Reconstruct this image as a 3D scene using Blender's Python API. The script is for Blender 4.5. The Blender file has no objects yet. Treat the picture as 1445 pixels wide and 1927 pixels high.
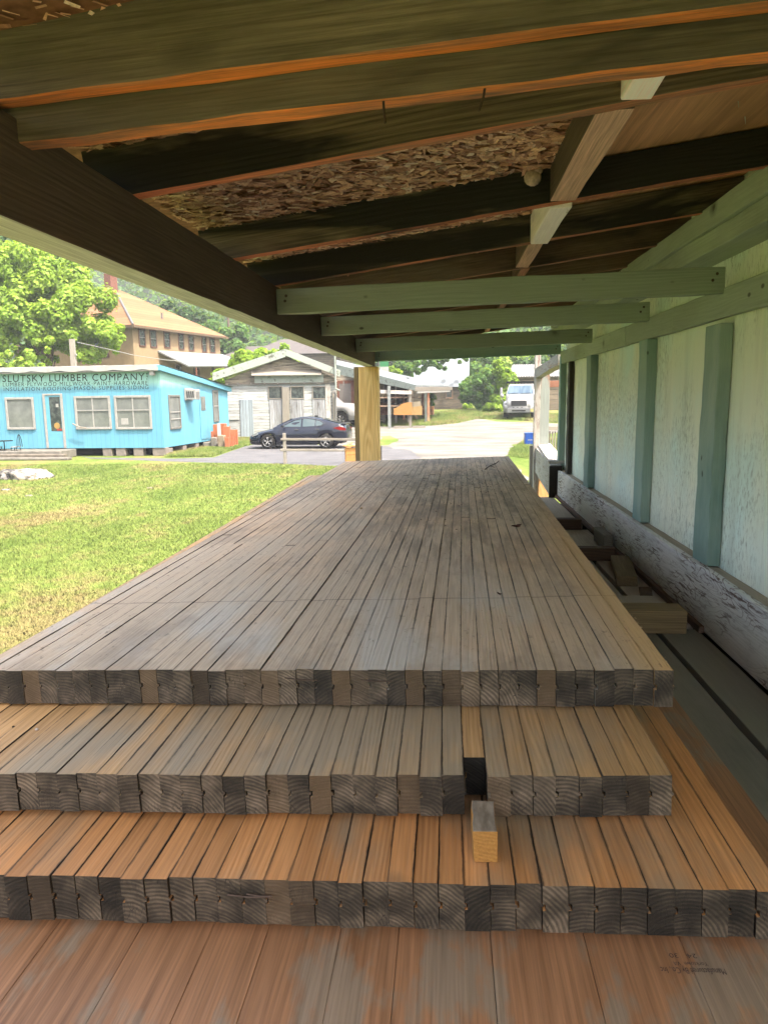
import bpy, bmesh, math, random
import numpy as np
from mathutils import Vector, Matrix
random.seed(7); RNG = np.random.default_rng(7)
sc = bpy.context.scene
COL = sc.collection
# ---------------------------------------------------------------- camera
CX, CY, FPX = 722.5, 963.5, 1359.4
YAW, PITCH, ROLL, CAMZ = .0885, .1576, -.014, 2.25
def cam_axes():
    cy, sy = math.cos(YAW), math.sin(YAW); cp, sp = math.cos(PITCH), math.sin(PITCH)
    f0 = Vector((-sy, cy, 0)); r0 = Vector((cy, sy, 0)); u0 = Vector((0, 0, 1))
    f = f0*cp - u0*sp; u = u0*cp + f0*sp
    cr, sr = math.cos(ROLL), math.sin(ROLL)
    return r0*cr + u*sr, u*cr - r0*sr, f
CR, CU, CF = cam_axes()
cd = bpy.data.cameras.new('camera'); cam = bpy.data.objects.new('camera', cd); COL.objects.link(cam)
cam.matrix_world = Matrix(((CR.x, CU.x, -CF.x, 0), (CR.y, CU.y, -CF.y, 0), (CR.z, CU.z, -CF.z, CAMZ), (0, 0, 0, 1)))
cd.sensor_fit = 'VERTICAL'; cd.sensor_height = 24.0; cd.lens = FPX/1927*24.0
cd.clip_start = .05; cd.clip_end = 2000
sc.camera = cam
# ---------------------------------------------------------------- sky, sun, exposure
SUN_EL = math.radians(60); SUN_DIR = Vector((.80, -.60, 0)).normalized()   # horizontal direction towards the sun
w = bpy.data.worlds.new('World'); sc.world = w; w.use_nodes = True
nt = w.node_tree; bg = nt.nodes['Background']; sk = nt.nodes.new('ShaderNodeTexSky')
sk.sky_type = 'NISHITA'; sk.sun_disc = False; sk.sun_elevation = SUN_EL
sk.sun_rotation = math.atan2(SUN_DIR.x, SUN_DIR.y); sk.air_density = 1.0; sk.dust_density = 6.0; sk.ozone_density = .4
sky_tint = nt.nodes.new('ShaderNodeMix'); sky_tint.data_type = 'RGBA'; sky_tint.blend_type = 'MULTIPLY'; sky_tint.inputs[0].default_value = 1; sky_tint.inputs[7].default_value = (1.03, .97, .86, 1)   # warm tint on the sky, so the ambient shade is less blue
nt.links.new(sk.outputs[0], sky_tint.inputs[6]); nt.links.new(sky_tint.outputs[2], bg.inputs[0]); bg.inputs[1].default_value = .15
sl = bpy.data.lights.new('sun', 'SUN'); sl.energy = 2.0; sl.angle = math.radians(.6); sl.color = (1, .95, .86)
so = bpy.data.objects.new('sun', sl); COL.objects.link(so)
sv = Vector((SUN_DIR.x*math.cos(SUN_EL), SUN_DIR.y*math.cos(SUN_EL), math.sin(SUN_EL)))
so.rotation_euler = sv.to_track_quat('Z', 'Y').to_euler(); so.location = (0, 0, 30)
sc.view_settings.view_transform = 'Standard'; sc.view_settings.look = 'None'; sc.view_settings.gamma = 1
sc.view_settings.exposure = 2.7
sc.render.engine = 'CYCLES'; sc.cycles.max_bounces = 8; sc.cycles.diffuse_bounces = 5
# ---------------------------------------------------------------- pixel <-> place helpers (measured on the photograph)
CAM = Vector((0, 0, CAMZ))
def ray(x, y): return CF + CR*((x-CX)/FPX) - CU*((y-CY)/FPX)
def at_z(x, y, z): d = ray(x, y); return CAM + d*((z-CAMZ)/d.z)
def at_y(x, y, Y): d = ray(x, y); return CAM + d*(Y/d.y)
def at_x(x, y, X): d = ray(x, y); return CAM + d*(X/d.x)
Y_FLAT, SLOPE = 36.0, .03
def zg(Y): return max(0, (Y-Y_FLAT)*SLOPE)
def ground_at(x, y):
    p = at_z(x, y, 0)
    if p.y <= Y_FLAT: return p
    d = ray(x, y); t = (-Y_FLAT*SLOPE - CAMZ)/(d.z - SLOPE*d.y); return CAM + d*t
# ---------------------------------------------------------------- node helpers
class G:
    def __init__(s, name, rough=.8, spec=.3):
        s.m = bpy.data.materials.new(name); s.m.use_nodes = True; s.t = s.m.node_tree
        s.b = s.t.nodes['Principled BSDF']; s.b.inputs['Roughness'].default_value = rough
        s.b.inputs['Specular IOR Level'].default_value = spec
    def n(s, t, **k):
        o = s.t.nodes.new(t)
        for a, v in k.items(): setattr(o, a, v)
        return o
    def put(s, sock, v):
        if v is None: return
        if hasattr(v, 'is_linked') or isinstance(v, bpy.types.NodeSocket): s.t.links.new(v, sock)
        elif isinstance(v, (tuple, list)) and len(v) == 3 and sock.type == 'RGBA': sock.default_value = (*v, 1)
        else: sock.default_value = v
    def coord(s, k='Object'): return s.n('ShaderNodeTexCoord').outputs[k]
    def pos(s): return s.n('ShaderNodeNewGeometry').outputs['Position']
    def rand(s): return s.n('ShaderNodeObjectInfo').outputs['Random']
    def island(s): return s.n('ShaderNodeNewGeometry').outputs['Random Per Island']
    def sep(s, v): o = s.n('ShaderNodeSeparateXYZ'); s.put(o.inputs[0], v); return o.outputs
    def comb(s, x, y, z):
        o = s.n('ShaderNodeCombineXYZ')
        for i, v in enumerate((x, y, z)): s.put(o.inputs[i], v)
        return o.outputs[0]
    def vm(s, op, a, b=None):
        o = s.n('ShaderNodeVectorMath', operation=op); s.put(o.inputs[0], a)
        if b is not None: s.put(o.inputs[3 if op == 'SCALE' else 1], b)
        return o.outputs['Value' if op in ('LENGTH', 'DOT_PRODUCT') else 'Vector']
    def ma(s, op, a, b=None, c=None, clamp=False):
        o = s.n('ShaderNodeMath', operation=op, use_clamp=clamp); s.put(o.inputs[0], a)
        if b is not None: s.put(o.inputs[1], b)
        if c is not None: s.put(o.inputs[2], c)
        return o.outputs[0]
    def noise(s, v, scale, det=3, rough=.55, dist=0):
        o = s.n('ShaderNodeTexNoise'); s.put(o.inputs['Vector'], v); o.inputs['Scale'].default_value = scale
        o.inputs['Detail'].default_value = det; o.inputs['Roughness'].default_value = rough; o.inputs['Distortion'].default_value = dist
        return o.outputs['Fac']
    def voro(s, v, scale, out='Distance', feature='F1'):
        o = s.n('ShaderNodeTexVoronoi', feature=feature); s.put(o.inputs['Vector'], v); o.inputs['Scale'].default_value = scale
        return o.outputs[out]
    def mr(s, v, a, b, c=0., d=1.):
        o = s.n('ShaderNodeMapRange'); s.put(o.inputs[0], v)
        for i, k in enumerate((a, b, c, d)): o.inputs[i+1].default_value = k
        return o.outputs[0]
    def mix(s, f, a, b, mode='MIX'):
        o = s.n('ShaderNodeMix', data_type='RGBA', blend_type=mode); s.put(o.inputs[0], f); s.put(o.inputs[6], a); s.put(o.inputs[7], b)
        return o.outputs[2]
    def mul(s, c, f): return s.vm('SCALE', c, f)
    def bump(s, h, st=.3, dist=.01):
        o = s.n('ShaderNodeBump'); s.put(o.inputs['Height'], h); o.inputs['Strength'].default_value = st; o.inputs['Distance'].default_value = dist
        s.put(s.b.inputs['Normal'], o.outputs[0])
    def out(s, c=None, rough=None, metal=None):
        if c is not None: s.put(s.b.inputs['Base Color'], c)
        if rough is not None: s.put(s.b.inputs['Roughness'], rough)
        if metal is not None: s.put(s.b.inputs['Metallic'], metal)
        return s.m
K = 1.0                                                  # colour scale; lowered for the yard paints to offset the raised exposure
def plain(name, c, rough=.6, metal=0, var=.15, scale=6, spec=.3):
    c = tuple(v*K for v in c)
    g = G(name, rough, spec); n = g.noise(g.coord(), scale, 5)
    c2 = tuple(x*(1-var) for x in c); c1 = tuple(min(1, x*(1+var)) for x in c)
    return g.out(g.mix(g.mr(n, .3, .7), c2, c1), metal=metal)
def wood(name, a, b, ring=.006, cen=(.06, -.09), weather=None, wamt=(.4, .6), wscale=3, under=None, uamt=(.3, .6), end=None,
         dark=None, damt=(.55, .7), dscale=2.0, fibre=.35, rough=.8, bump=.25, speck=0, var=.25, spec=.25, cross=None, fleck=0, seam=0, wpos=False, knots=0):
    """grain runs along local Y; a and b are the two ring colours"""
    g = G(name, rough, spec); o = g.coord(); r = g.rand()
    off = g.vm('SCALE', (1.0, 1.7, 2.3), g.ma('MULTIPLY', r, 37.0)); p = g.vm('ADD', o, off)
    st = g.vm('MULTIPLY', p, (1, .07, 1)); x, y, z = g.sep(o)
    wob = g.noise(st, 7, 3)
    r2 = g.ma('FRACT', g.ma('MULTIPLY', r, 91.7)); r3 = g.ma('FRACT', g.ma('MULTIPLY', r, 57.3))
    cx = g.ma('ADD', x, g.ma('MULTIPLY', g.ma('SUBTRACT', r2, .5), cen[0]*2)); cz = g.ma('SUBTRACT', z, g.ma('ADD', cen[1]*.95, g.ma('MULTIPLY', r3, cen[1])))
    rad = g.vm('LENGTH', g.comb(cx, 0., cz)); rad = g.ma('ADD', rad, g.ma('ADD', g.ma('MULTIPLY', wob, ring*7), g.ma('MULTIPLY', g.noise(g.vm('MULTIPLY', p, (1, .3, 1)), 2.2, 2), ring*9)))
    rg = g.mr(g.ma('SINE', g.ma('MULTIPLY', rad, 6.283/ring)), -1, 1)
    c = g.mix(g.ma('MULTIPLY', rg, g.mr(g.noise(st, 16, 3), .35, .65, .25, 1)), a, b)
    fb = g.noise(g.vm('MULTIPLY', p, (1, .02, 1)), 260, 3)
    c = g.mul(c, g.mr(fb, .25, .75, 1-fibre, 1+fibre*.6))
    c = g.mul(c, g.mr(g.ma('FRACT', g.ma('MULTIPLY', r, 13.3)), 0, 1, 1-var, 1+var))
    if knots:
        kd = g.voro(g.vm('ADD', g.vm('MULTIPLY', p, (1, .8, 1)), g.vm('SCALE', (1, 1, 1), g.ma('MULTIPLY', g.noise(p, 30, 2), .012))), knots)
        c = g.mix(g.mr(kd, .05, .12, .75, 0), c, tuple(v*.45 for v in b)); c = g.mix(g.mr(kd, .02, .055, .95, 0), c, (.035, .02, .012))
    if weather:
        wn = g.mr(g.noise(g.vm('MULTIPLY', g.pos() if wpos else p, (1, .35, 1)), wscale, 6, .62), *wamt)
        c = g.mix(wn, c, g.mul(g.mix(.5, weather, weather), g.mr(fb, .25, .75, 1-fibre*.8, 1+fibre*.4)))
    if dark:
        dn = g.mr(g.noise(g.vm('MULTIPLY', p, (1, .25, 1.6)), dscale, 5, .6, .8), *damt); c = g.mix(dn, c, dark)
    nx, ny, nz = g.sep(g.coord('Normal'))
    if under:
        un = g.ma('MULTIPLY', g.ma('LESS_THAN', nz, -.6), g.mr(g.noise(g.vm('MULTIPLY', p, (1, .12, 1)), 14, 6, .7), *uamt))
        c = g.mix(un, c, g.mul(g.mix(.5, under, under), g.mr(fb, .2, .8, .55, 1.35)))
    if end:
        rge = g.mr(g.ma('SINE', g.ma('MULTIPLY', rad, 6.283/(ring*1.5))), -.6, .8)
        ec = g.mul(g.mix(g.ma('MULTIPLY', rge, g.mr(g.noise(p, 14, 2), .3, .6, .3, 1)), end, tuple(v*2.1 for v in end)), g.mr(g.noise(p, 24, 5, .6), .35, .65, .5, 1.35))
        ec = g.mul(ec, g.mr(g.noise(g.vm('MULTIPLY', g.pos(), (1, 1, 1.6)), 9, 4, .6), .40, .60, .45, 1.25)); ck = g.mr(g.voro(g.vm('MULTIPLY', p, (2.4, 1, .55)), 60, feature='DISTANCE_TO_EDGE'), .012, .03, .8, 0); ec = g.mix(g.ma('MULTIPLY', ck, g.mr(g.noise(p, 20, 2), .52, .6)), ec, (.008, .006, .005))
        ec = g.mul(ec, g.mr(r2, 0, 1, .55, 1.6)); tone = g.mix(g.mr(r3, .75, .95), ec, g.mix(.6, ec, (.13, .08, .042)))
        c = g.mix(g.ma('GREATER_THAN', g.ma('ABSOLUTE', ny), .6), c, tone)
    if speck:
        sp = g.mr(g.voro(g.vm('MULTIPLY', p, (1, .6, 1)), speck), .05, .09, .75, 0); c = g.mix(sp, c, (.03, .02, .015))
    if fleck:
        fl = g.mr(g.noise(p, fleck, 4, .7), .62, .70); c = g.mix(g.ma('MULTIPLY', fl, .6), c, (.45, .43, .40))
    if seam:
        sd = g.ma('ADD', g.ma('MINIMUM', x, g.ma('SUBTRACT', seam, x)), g.ma('MULTIPLY', g.ma('SUBTRACT', g.noise(g.vm('MULTIPLY', p, (1, .5, 1)), 45, 4, .7), .5), .007)); sd = g.ma('SUBTRACT', sd, g.mr(g.noise(g.pos(), 1.7, 4), .48, .66, 0, .0022))
        c = g.mix(g.ma('MULTIPLY', g.ma('MULTIPLY', g.mr(sd, .0002, .0022, .85, 0), g.mr(g.noise(g.vm('MULTIPLY', p, (1, .3, 1)), 8, 3), .35, .6, .25, 1)), g.ma('LESS_THAN', g.ma('ABSOLUTE', ny), .6)), c, (.03, .024, .018))
    if seam: c = g.mix(g.ma('MULTIPLY', g.ma('GREATER_THAN', g.ma('ABSOLUTE', nx), .5), .92), c, (.02, .016, .012))
    if cross: c = g.mix(g.ma('GREATER_THAN', g.ma('ABSOLUTE', ny), .6), cross(g, c), c)
    h = g.ma('ADD', g.ma('MULTIPLY', rg, .4), fb); g.bump(h, bump, .004)
    return g.out(c)
# ---------------------------------------------------------------- mesh helpers
class MB:
    def __init__(s): s.v = []; s.f = []
    def add(s, vs, fs, M=None):
        k = len(s.v); s.v += [tuple(M @ Vector(v)) if M else tuple(v) for v in vs]; s.f += [[i+k for i in f] for f in fs]; return s
    def box(s, x0, x1, y0, y1, z0, z1, M=None):
        return s.add([(x0, y0, z0), (x1, y0, z0), (x1, y1, z0), (x0, y1, z0), (x0, y0, z1), (x1, y0, z1), (x1, y1, z1), (x0, y1, z1)],
                     [(0, 3, 2, 1), (4, 5, 6, 7), (0, 1, 5, 4), (1, 2, 6, 5), (2, 3, 7, 6), (3, 0, 4, 7)], M)
    def prism(s, pts, d, M=None):
        """pts: list of 3D points (planar loop), d: extrusion vector"""
        n = len(pts); d = Vector(d); a = [Vector(p) for p in pts]; b = [p+d for p in a]
        return s.add(a+b, [list(range(n))[::-1], list(range(n, 2*n))] + [[i, (i+1) % n, n+(i+1) % n, n+i] for i in range(n)], M)
    def quad(s, *p): return s.add(p, [list(range(len(p)))])
    def tube(s, p0, p1, r0, r1=None, n=8):
        r1 = r0 if r1 is None else r1; p0 = Vector(p0); p1 = Vector(p1); d = (p1-p0).normalized()
        a = d.orthogonal().normalized(); b = d.cross(a)
        R = [[p + (a*math.cos(t)+b*math.sin(t))*r for t in [6.2832*i/n for i in range(n)]] for p, r in ((p0, r0), (p1, r1))]
        return s.add(R[0]+R[1], [list(range(n))[::-1], list(range(n, 2*n))] + [[i, (i+1) % n, n+(i+1) % n, n+i] for i in range(n)])
    def path(s, pts, r, n=6):
        for a, b in zip(pts, pts[1:]): s.tube(a, b, r, r, n)
        return s
    def lathe(s, prof, c, axis='Y', n=24):
        """prof: (radius, along) pairs round the axis through c"""
        k = len(s.v); m = len(prof)
        for i in range(n):
            t = 6.2832*i/n; ct, st_ = math.cos(t), math.sin(t)
            for r, h in prof:
                v = (r*ct, h, r*st_) if axis == 'Y' else ((r*ct, r*st_, h) if axis == 'Z' else (h, r*ct, r*st_))
                s.v.append((c[0]+v[0], c[1]+v[1], c[2]+v[2]))
        for i in range(n):
            j = (i+1) % n
            for q in range(m-1): s.f.append([k+i*m+q, k+j*m+q, k+j*m+q+1, k+i*m+q+1])
        return s
    def build(s, name, mat, parent=None, bevel=0, smooth=False, loc=None):
        me = bpy.data.meshes.new(name); me.from_pydata(s.v, [], s.f); me.update()
        if not s.v: raise Exception('empty '+name)
        bm = bmesh.new(); bm.from_mesh(me); bmesh.ops.recalc_face_normals(bm, faces=bm.faces); bm.to_mesh(me); bm.free()
        if smooth:
            for p in me.polygons: p.use_smooth = True
        if mat: me.materials.append(mat)
        o = bpy.data.objects.new(name, me); COL.objects.link(o)
        if parent: o.parent = parent
        if loc is not None: o.location = loc
        if bevel:
            b = o.modifiers.new('bevel', 'BEVEL'); b.width = bevel; b.segments = 2; b.limit_method = 'ANGLE'
        return o
def raw(name, v, f, mat, parent=None):
    me = bpy.data.meshes.new(name); me.from_pydata(v, [], f); me.update(); me.materials.append(mat)
    o = bpy.data.objects.new(name, me); COL.objects.link(o)
    if parent: o.parent = parent
    return o
def tag(o, label=None, cat=None, group=None, kind=None):
    for k, v in (('label', label), ('category', cat), ('group', group), ('kind', kind)):
        if v: o[k] = v
    return o
def thing(name, label, cat, loc=(0, 0, 0), rz=0, group=None):
    o = bpy.data.objects.new(name, None); o.empty_display_size = .2; COL.objects.link(o); o.location = loc; o.rotation_euler = (0, 0, rz)
    return tag(o, label, cat, group)
def timber(name, p0, p1, w, h, mat, parent=None, seg=None, jit=.002, bevel=.003, wp=None, ends=True):
    """sawn timber from p0 to p1 (centre line), local Y along the grain, w across, h in height"""
    p0 = Vector(p0); p1 = Vector(p1); L = (p1-p0).length; d = (p1-p0)/L
    up = Vector((0, 0, 1)) if abs(d.z) < .9 else Vector((0, 1, 0))
    x = d.cross(up).normalized(); z = x.cross(d)
    n = seg or max(2, int(L/.15)); vs = []; fs = []
    for i in range(n+1):
        t = L*i/n
        for a, b in ((-w/2, -h/2), (w/2, -h/2), (w/2, h/2), (-w/2, h/2)):
            vs.append((a+random.uniform(-jit, jit), t, b+random.uniform(-jit, jit)))
    for i in range(n):
        for k in range(4): fs.append([i*4+k, i*4+(k+1) % 4, (i+1)*4+(k+1) % 4, (i+1)*4+k])
    fs += [[3, 2, 1, 0], [n*4+k for k in range(4)]]
    m = MB(); m.add(vs, fs); o = m.build(name, mat, parent, bevel)
    M = Matrix(((x.x, d.x, z.x, p0.x), (x.y, d.y, z.y, p0.y), (x.z, d.z, z.z, p0.z), (0, 0, 0, 1)))
    o.matrix_local = M
    return o
class Frame:
    """a building's own axes: x along its front to the right, y into it, z up"""
    def __init__(s, origin, ang):
        s.o = Vector(origin); s.a = ang; s.M = Matrix.Translation(s.o) @ Matrix.Rotation(ang, 4, 'Z'); s.I = s.M.inverted()
    def _r(s, px, py): return s.I @ CAM, s.I.to_3x3() @ ray(px, py)
    def front(s, px, py, y=0): c, d = s._r(px, py); return c + d*((y-c.y)/d.y)
    def side(s, px, py, x=0): c, d = s._r(px, py); return c + d*((x-c.x)/d.x)
    def rect(s, x0, y0, x1, y1, y=0): a = s.front(x0, y0, y); b = s.front(x1, y1, y); return min(a.x, b.x), max(a.x, b.x), min(a.z, b.z), max(a.z, b.z)
    def srect(s, x0, y0, x1, y1, x=0): a = s.side(x0, y0, x); b = s.side(x1, y1, x); return min(a.y, b.y), max(a.y, b.y), min(a.z, b.z), max(a.z, b.z)
# ================================================================ materials
m_grass_ground = None
def grass_colour(g):
    p = g.pos(); n1 = g.noise(g.vm('MULTIPLY', p, (1, .45, 1)), .55, 4, .6); n2 = g.noise(p, 3.2, 4, .6); n3 = g.noise(p, 30, 2)
    s = g.ma('ADD', g.ma('MULTIPLY', n1, .72), g.ma('MULTIPLY', n2, .28))
    c = g.mix(g.mr(s, .40, .52), (.07, .11, .02), (.112, .15, .034)); c = g.mix(g.mr(s, .51, .61), c, (.155, .135, .055))
    return g.mul(c, g.mr(n3, .25, .75, .85, 1.12)), p
g = G('lawn soil and thatch', .95, .1); c, p = grass_colour(g); g.bump(g.noise(p, 60, 3), .6, .03); M_GROUND = g.out(g.mul(c, .9))
g = G('grass blades', .7, .15); c, p = grass_colour(g); isl = g.island(); c = g.mul(c, g.mr(isl, 0, 1, .8, 1.2)); nn = g.vm('NORMALIZE', g.vm('ADD', g.vm('SCALE', g.n('ShaderNodeNewGeometry').outputs['Normal'], .35), (0, 0, 1.0))); g.put(g.b.inputs['Normal'], nn); M_BLADE = g.out(c)
g.b.inputs['Subsurface Weight'].default_value = 0
g = G('asphalt', .85, .3); p = g.pos(); c = g.mix(g.mr(g.noise(p, 1.2, 5), .3, .7), (.055, .055, .06), (.09, .09, .097)); c = g.mul(c, g.mr(g.noise(p, 70, 3), .3, .7, .75, 1.3)); g.bump(g.noise(p, 120, 2), .4, .01); M_ASPH = g.out(c)
g = G('crushed gravel', .95, .1); p = g.pos(); n = g.noise(g.vm('MULTIPLY', p, (.5, 1, 1)), .7, 6, .65)
c = g.mix(g.mr(n, .35, .65), (.08, .076, .069), (.15, .145, .134)); c = g.mul(c, g.mr(g.voro(p, 24), 0, .6, .7, 1.2)); g.bump(g.noise(p, 40, 4), .7, .03); M_GRAVEL = g.out(c)
def leafmat(name, c1, c2, scale=.8):
    g = G(name, .55, .25); p = g.coord(); n = g.noise(p, scale, 3); isl = g.island()
    c = g.mix(g.mr(n, .35, .65), c1, c2); c = g.mul(c, g.mr(isl, 0, 1, .65, 1.4)); g.out(c)
    tr = g.n('ShaderNodeBsdfTranslucent'); g.put(tr.inputs[0], g.mul(g.mix(.35, c, (.35, .5, .03)), 1.1)); mx = g.n('ShaderNodeMixShader'); mx.inputs[0].default_value = .42
    g.t.links.new(g.b.outputs[0], mx.inputs[1]); g.t.links.new(tr.outputs[0], mx.inputs[2]); g.t.links.new(mx.outputs[0], g.t.nodes['Material Output'].inputs[0])
    return g.m
M_LEAF_MAPLE = leafmat('maple leaves', (.12, .21, .02), (.21, .31, .035))
M_LEAF_MID = leafmat('mid green leaves', (.04, .10, .018), (.07, .15, .03))
M_LEAF_DARK = leafmat('dark green leaves', (.02, .06, .016), (.04, .09, .022))
M_LEAF_LIME = leafmat('lime leaves', (.11, .20, .015), (.18, .28, .025), 1.5)
M_LEAF_FAR = leafmat('hillside leaves', (.03, .085, .022), (.07, .14, .035), .12)
M_BARK = wood('bark', (.10, .075, .055), (.05, .04, .03), ring=.03, fibre=.5, bump=.8)
def panel_cross(g, c):
    # thin scored lines across the boards and rows of dirt settled beside them
    x, y, z = g.sep(g.pos())
    d = g.ma('ABSOLUTE', g.ma('SUBTRACT', g.ma('ADD', y, g.ma('MULTIPLY', g.noise(g.pos(), 5, 2), .02)), 1.96))
    c = g.mix(g.mr(d, .002, .005, .55, 0), c, (.05, .04, .03))
    dn = g.noise(g.vm('MULTIPLY', g.pos(), (1, .5, 1)), 60, 5, .75); zone = g.mr(g.noise(g.pos(), 1.3, 3), .42, .62)
    # the worn, dirty middle of the panel and the pale chalky drag marks near its end
    mid = g.ma('MULTIPLY', g.mr(g.ma('ABSOLUTE', g.ma('SUBTRACT', x, .05)), .25, .75, 1, 0), g.mr(y, 1.7, 3.2)); st = g.noise(g.vm('MULTIPLY', g.pos(), (1, .12, 1)), 22, 5, .7)
    c = g.mix(g.ma('MULTIPLY', mid, g.mr(st, .45, .62, .05, .75)), c, (.14, .11, .08))
    grey = g.ma('MULTIPLY', g.mr(g.noise(g.vm('MULTIPLY', g.pos(), (1, .35, 1)), 4.2, 4), .50, .62), g.mr(y, 1.5, 2.4, 1, .1)); c = g.mix(g.ma('MULTIPLY', grey, .75), c, (.47, .44, .385)); bl = g.mr(g.noise(g.vm('MULTIPLY', g.pos(), (1, .5, 1)), 2.6, 6, .68), .52, .62); c = g.mix(g.ma('MULTIPLY', bl, .45), c, (.20, .155, .115))
    edge = g.ma('MULTIPLY', g.mr(x, .34, .43), g.mr(y, 1.4, 3.6, 1, .2)); c = g.mix(g.ma('MULTIPLY', edge, .75), c, (.62, .38, .15))
    tj = g.ma('MULTIPLY', g.mr(g.ma('ABSOLUTE', g.ma('SUBTRACT', y, 4.75)), .1, .9, 1, 0), g.mr(dn, .50, .62)); c = g.mix(g.ma('MULTIPLY', tj, .7), c, (.08, .065, .05))
    return g.mix(g.ma('MULTIPLY', g.mr(dn, .60, .68), g.ma('MULTIPLY', zone, .8)), c, (.035, .028, .02))
ENDC = (.048, .036, .026); BW = .0381
M_P1 = wood('weathered deck board', (.62, .405, .24), (.54, .35, .205), ring=.0047, weather=(.49, .375, .26), wamt=(.30, .52), wscale=1.9, wpos=True, end=ENDC, fibre=.28, var=.09, cross=panel_cross, bump=.25, rough=.66, spec=.35, seam=BW, knots=3.6)
M_P2 = wood('tan deck board', (.50, .295, .125), (.42, .24, .095), ring=.0045, weather=(.32, .245, .155), wamt=(.42, .60), wscale=3.2, wpos=True, end=ENDC, fibre=.28, var=.16, bump=.25, rough=.62, spec=.35, seam=BW, knots=3.6)
M_P3 = wood('orange deck board', (.50, .235, .085), (.42, .19, .065), ring=.0045, weather=(.27, .205, .13), wamt=(.52, .68), wscale=3, wpos=True, end=(.04, .030, .021), fibre=.26, var=.18, bump=.25, rough=.62, spec=.35, seam=BW, knots=3.4)
M_P4 = wood('wide deck board', (.31, .155, .075), (.23, .112, .052), ring=.0075, weather=(.25, .18, .12), wamt=(.50, .58), wscale=10, wpos=True, fibre=.35, var=.04, bump=.2, rough=.55, spec=.4, knots=2)
def moss_white(g, c):
    p = g.coord(); n = g.noise(g.vm('MULTIPLY', p, (1, 1.6, .35)), 5, 6, .7); return g.mix(g.mr(n, .64, .72, 0, .7), c, (.30, .31, .22))
M_HEAD = wood('grey green header timber', (.25, .19, .15), (.205, .155, .12), ring=.016, under=(.85, .27, .075), uamt=(.36, .60), weather=(.15, .12, .09), dark=(.05, .04, .032), damt=(.50, .64), fibre=.4, bump=.4, cross=moss_white, knots=2.2)
M_RAFT = wood('smoke dark rafter', (.27, .20, .135), (.15, .108, .075), ring=.013, under=(.70, .23, .11), uamt=(.36, .60), weather=(.42, .33, .20), wamt=(.54, .66), dark=(.025, .021, .018), damt=(.44, .54), fibre=.5, bump=.4, knots=2.5)
M_RAFT2 = wood('dark brown rafter', (.26, .155, .098), (.17, .10, .065), ring=.013, under=(.50, .21, .12), uamt=(.36, .60), weather=(.20, .155, .11), wamt=(.4, .6), dark=(.045, .034, .028), damt=(.48, .62), fibre=.45, bump=.4, knots=2.5)
M_WBLOCK = wood('white painted block', (.90, .80, .80), (.86, .75, .75), ring=.012, dark=(.25, .16, .10), damt=(.64, .74), dscale=9, fibre=.12)
M_PBLOCK = wood('pinkish brown block', (.17, .12, .085), (.13, .09, .065), ring=.012, under=(.62, .38, .29), uamt=(.1, .3), fibre=.3)
M_BEAM = wood('dark brown beam', (.12, .082, .058), (.10, .068, .05), ring=.014, under=(.62, .63, .57), uamt=(.05, .2), dark=(.05, .037, .03), damt=(.5, .7), fibre=.35, bump=.3, knots=2.5)
M_GREEN = wood('faded green paint on timber', (.38, .43, .35), (.34, .39, .31), ring=.014, weather=(.29, .32, .25), wamt=(.45, .7), speck=9, fibre=.12, dark=(.17, .17, .12), damt=(.66, .76), dscale=3, bump=.25, knots=3)
M_GREEN2 = wood('blue green paint on timber', (.25, .37, .33), (.215, .33, .29), ring=.014, weather=(.34, .42, .36), wamt=(.45, .7), speck=9, fibre=.12, dark=(.10, .13, .11), damt=(.68, .78), dscale=3, bump=.25)
M_POST = wood('yellow pine post', (.85, .58, .24), (.64, .38, .13), ring=.016, cen=(.10, -.16), fibre=.2, speck=4, bump=.15, var=.05)
g = G('mouldy pale wall sheet', .75, .25); p = g.coord(); st = g.vm('MULTIPLY', p, (1, 1, .12))
c = g.mix(g.mr(g.noise(st, 3, 4), .35, .65), (.74, .80, .68), (.84, .84, .70)); c = g.mix(g.mr(g.noise(p, 1.6, 3), .45, .65), c, (.70, .84, .78))
mo = g.ma('MULTIPLY', g.mr(g.noise(g.vm('MULTIPLY', p, (1, 1, .4)), 75, 5, .75), .50, .66), g.mr(g.noise(g.vm('MULTIPLY', p, (1, 1, .6)), 1.9, 5), .42, .60))
c = g.mix(g.ma('MULTIPLY', mo, .75), c, (.14, .15, .10)); c = g.mix(g.mr(g.noise(st, 14, 4), .52, .72, 0, .25), c, (.36, .38, .29))
c = g.mix(g.mr(g.voro(p, 3.1), .012, .02, .9, 0), c, (.45, .22, .05)); g.bump(g.noise(st, 60, 4), .25, .004); M_WALL = g.out(c)
def peel(g, c):
    p = g.coord(); pw = g.vm('ADD', g.vm('MULTIPLY', p, (1, .10, 1)), g.vm('SCALE', (0, .2, 1), g.ma('MULTIPLY', g.noise(p, 2.0, 3), .03)))
    cr = g.noise(pw, 70, 5, .75); m = g.mr(g.noise(g.vm('MULTIPLY', p, (1, .5, 1)), 3.5, 4), .38, .58)
    bd = g.mr(g.ma('ABSOLUTE', g.ma('SUBTRACT', g.ma('FRACT', g.ma('MULTIPLY', g.noise(g.vm('MULTIPLY', p, (1, .22, 1)), 5, 2), 34)), .5)), .10, .03)
    c = g.mix(g.ma('MULTIPLY', bd, g.ma('MULTIPLY', m, .8)), c, (.17, .12, .10)); c = g.mix(g.ma('MULTIPLY', g.mr(cr, .52, .57), m), c, (.15, .105, .09)); return g.mix(g.mr(g.voro(p, 5), .03, .05, .8, 0), c, (.12, .06, .04))
M_SILL = wood('peeling white painted sill', (.72, .70, .68), (.67, .65, .63), ring=.012, weather=(.58, .60, .58), fibre=.12, cross=peel, bump=.3, var=.05)
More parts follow.
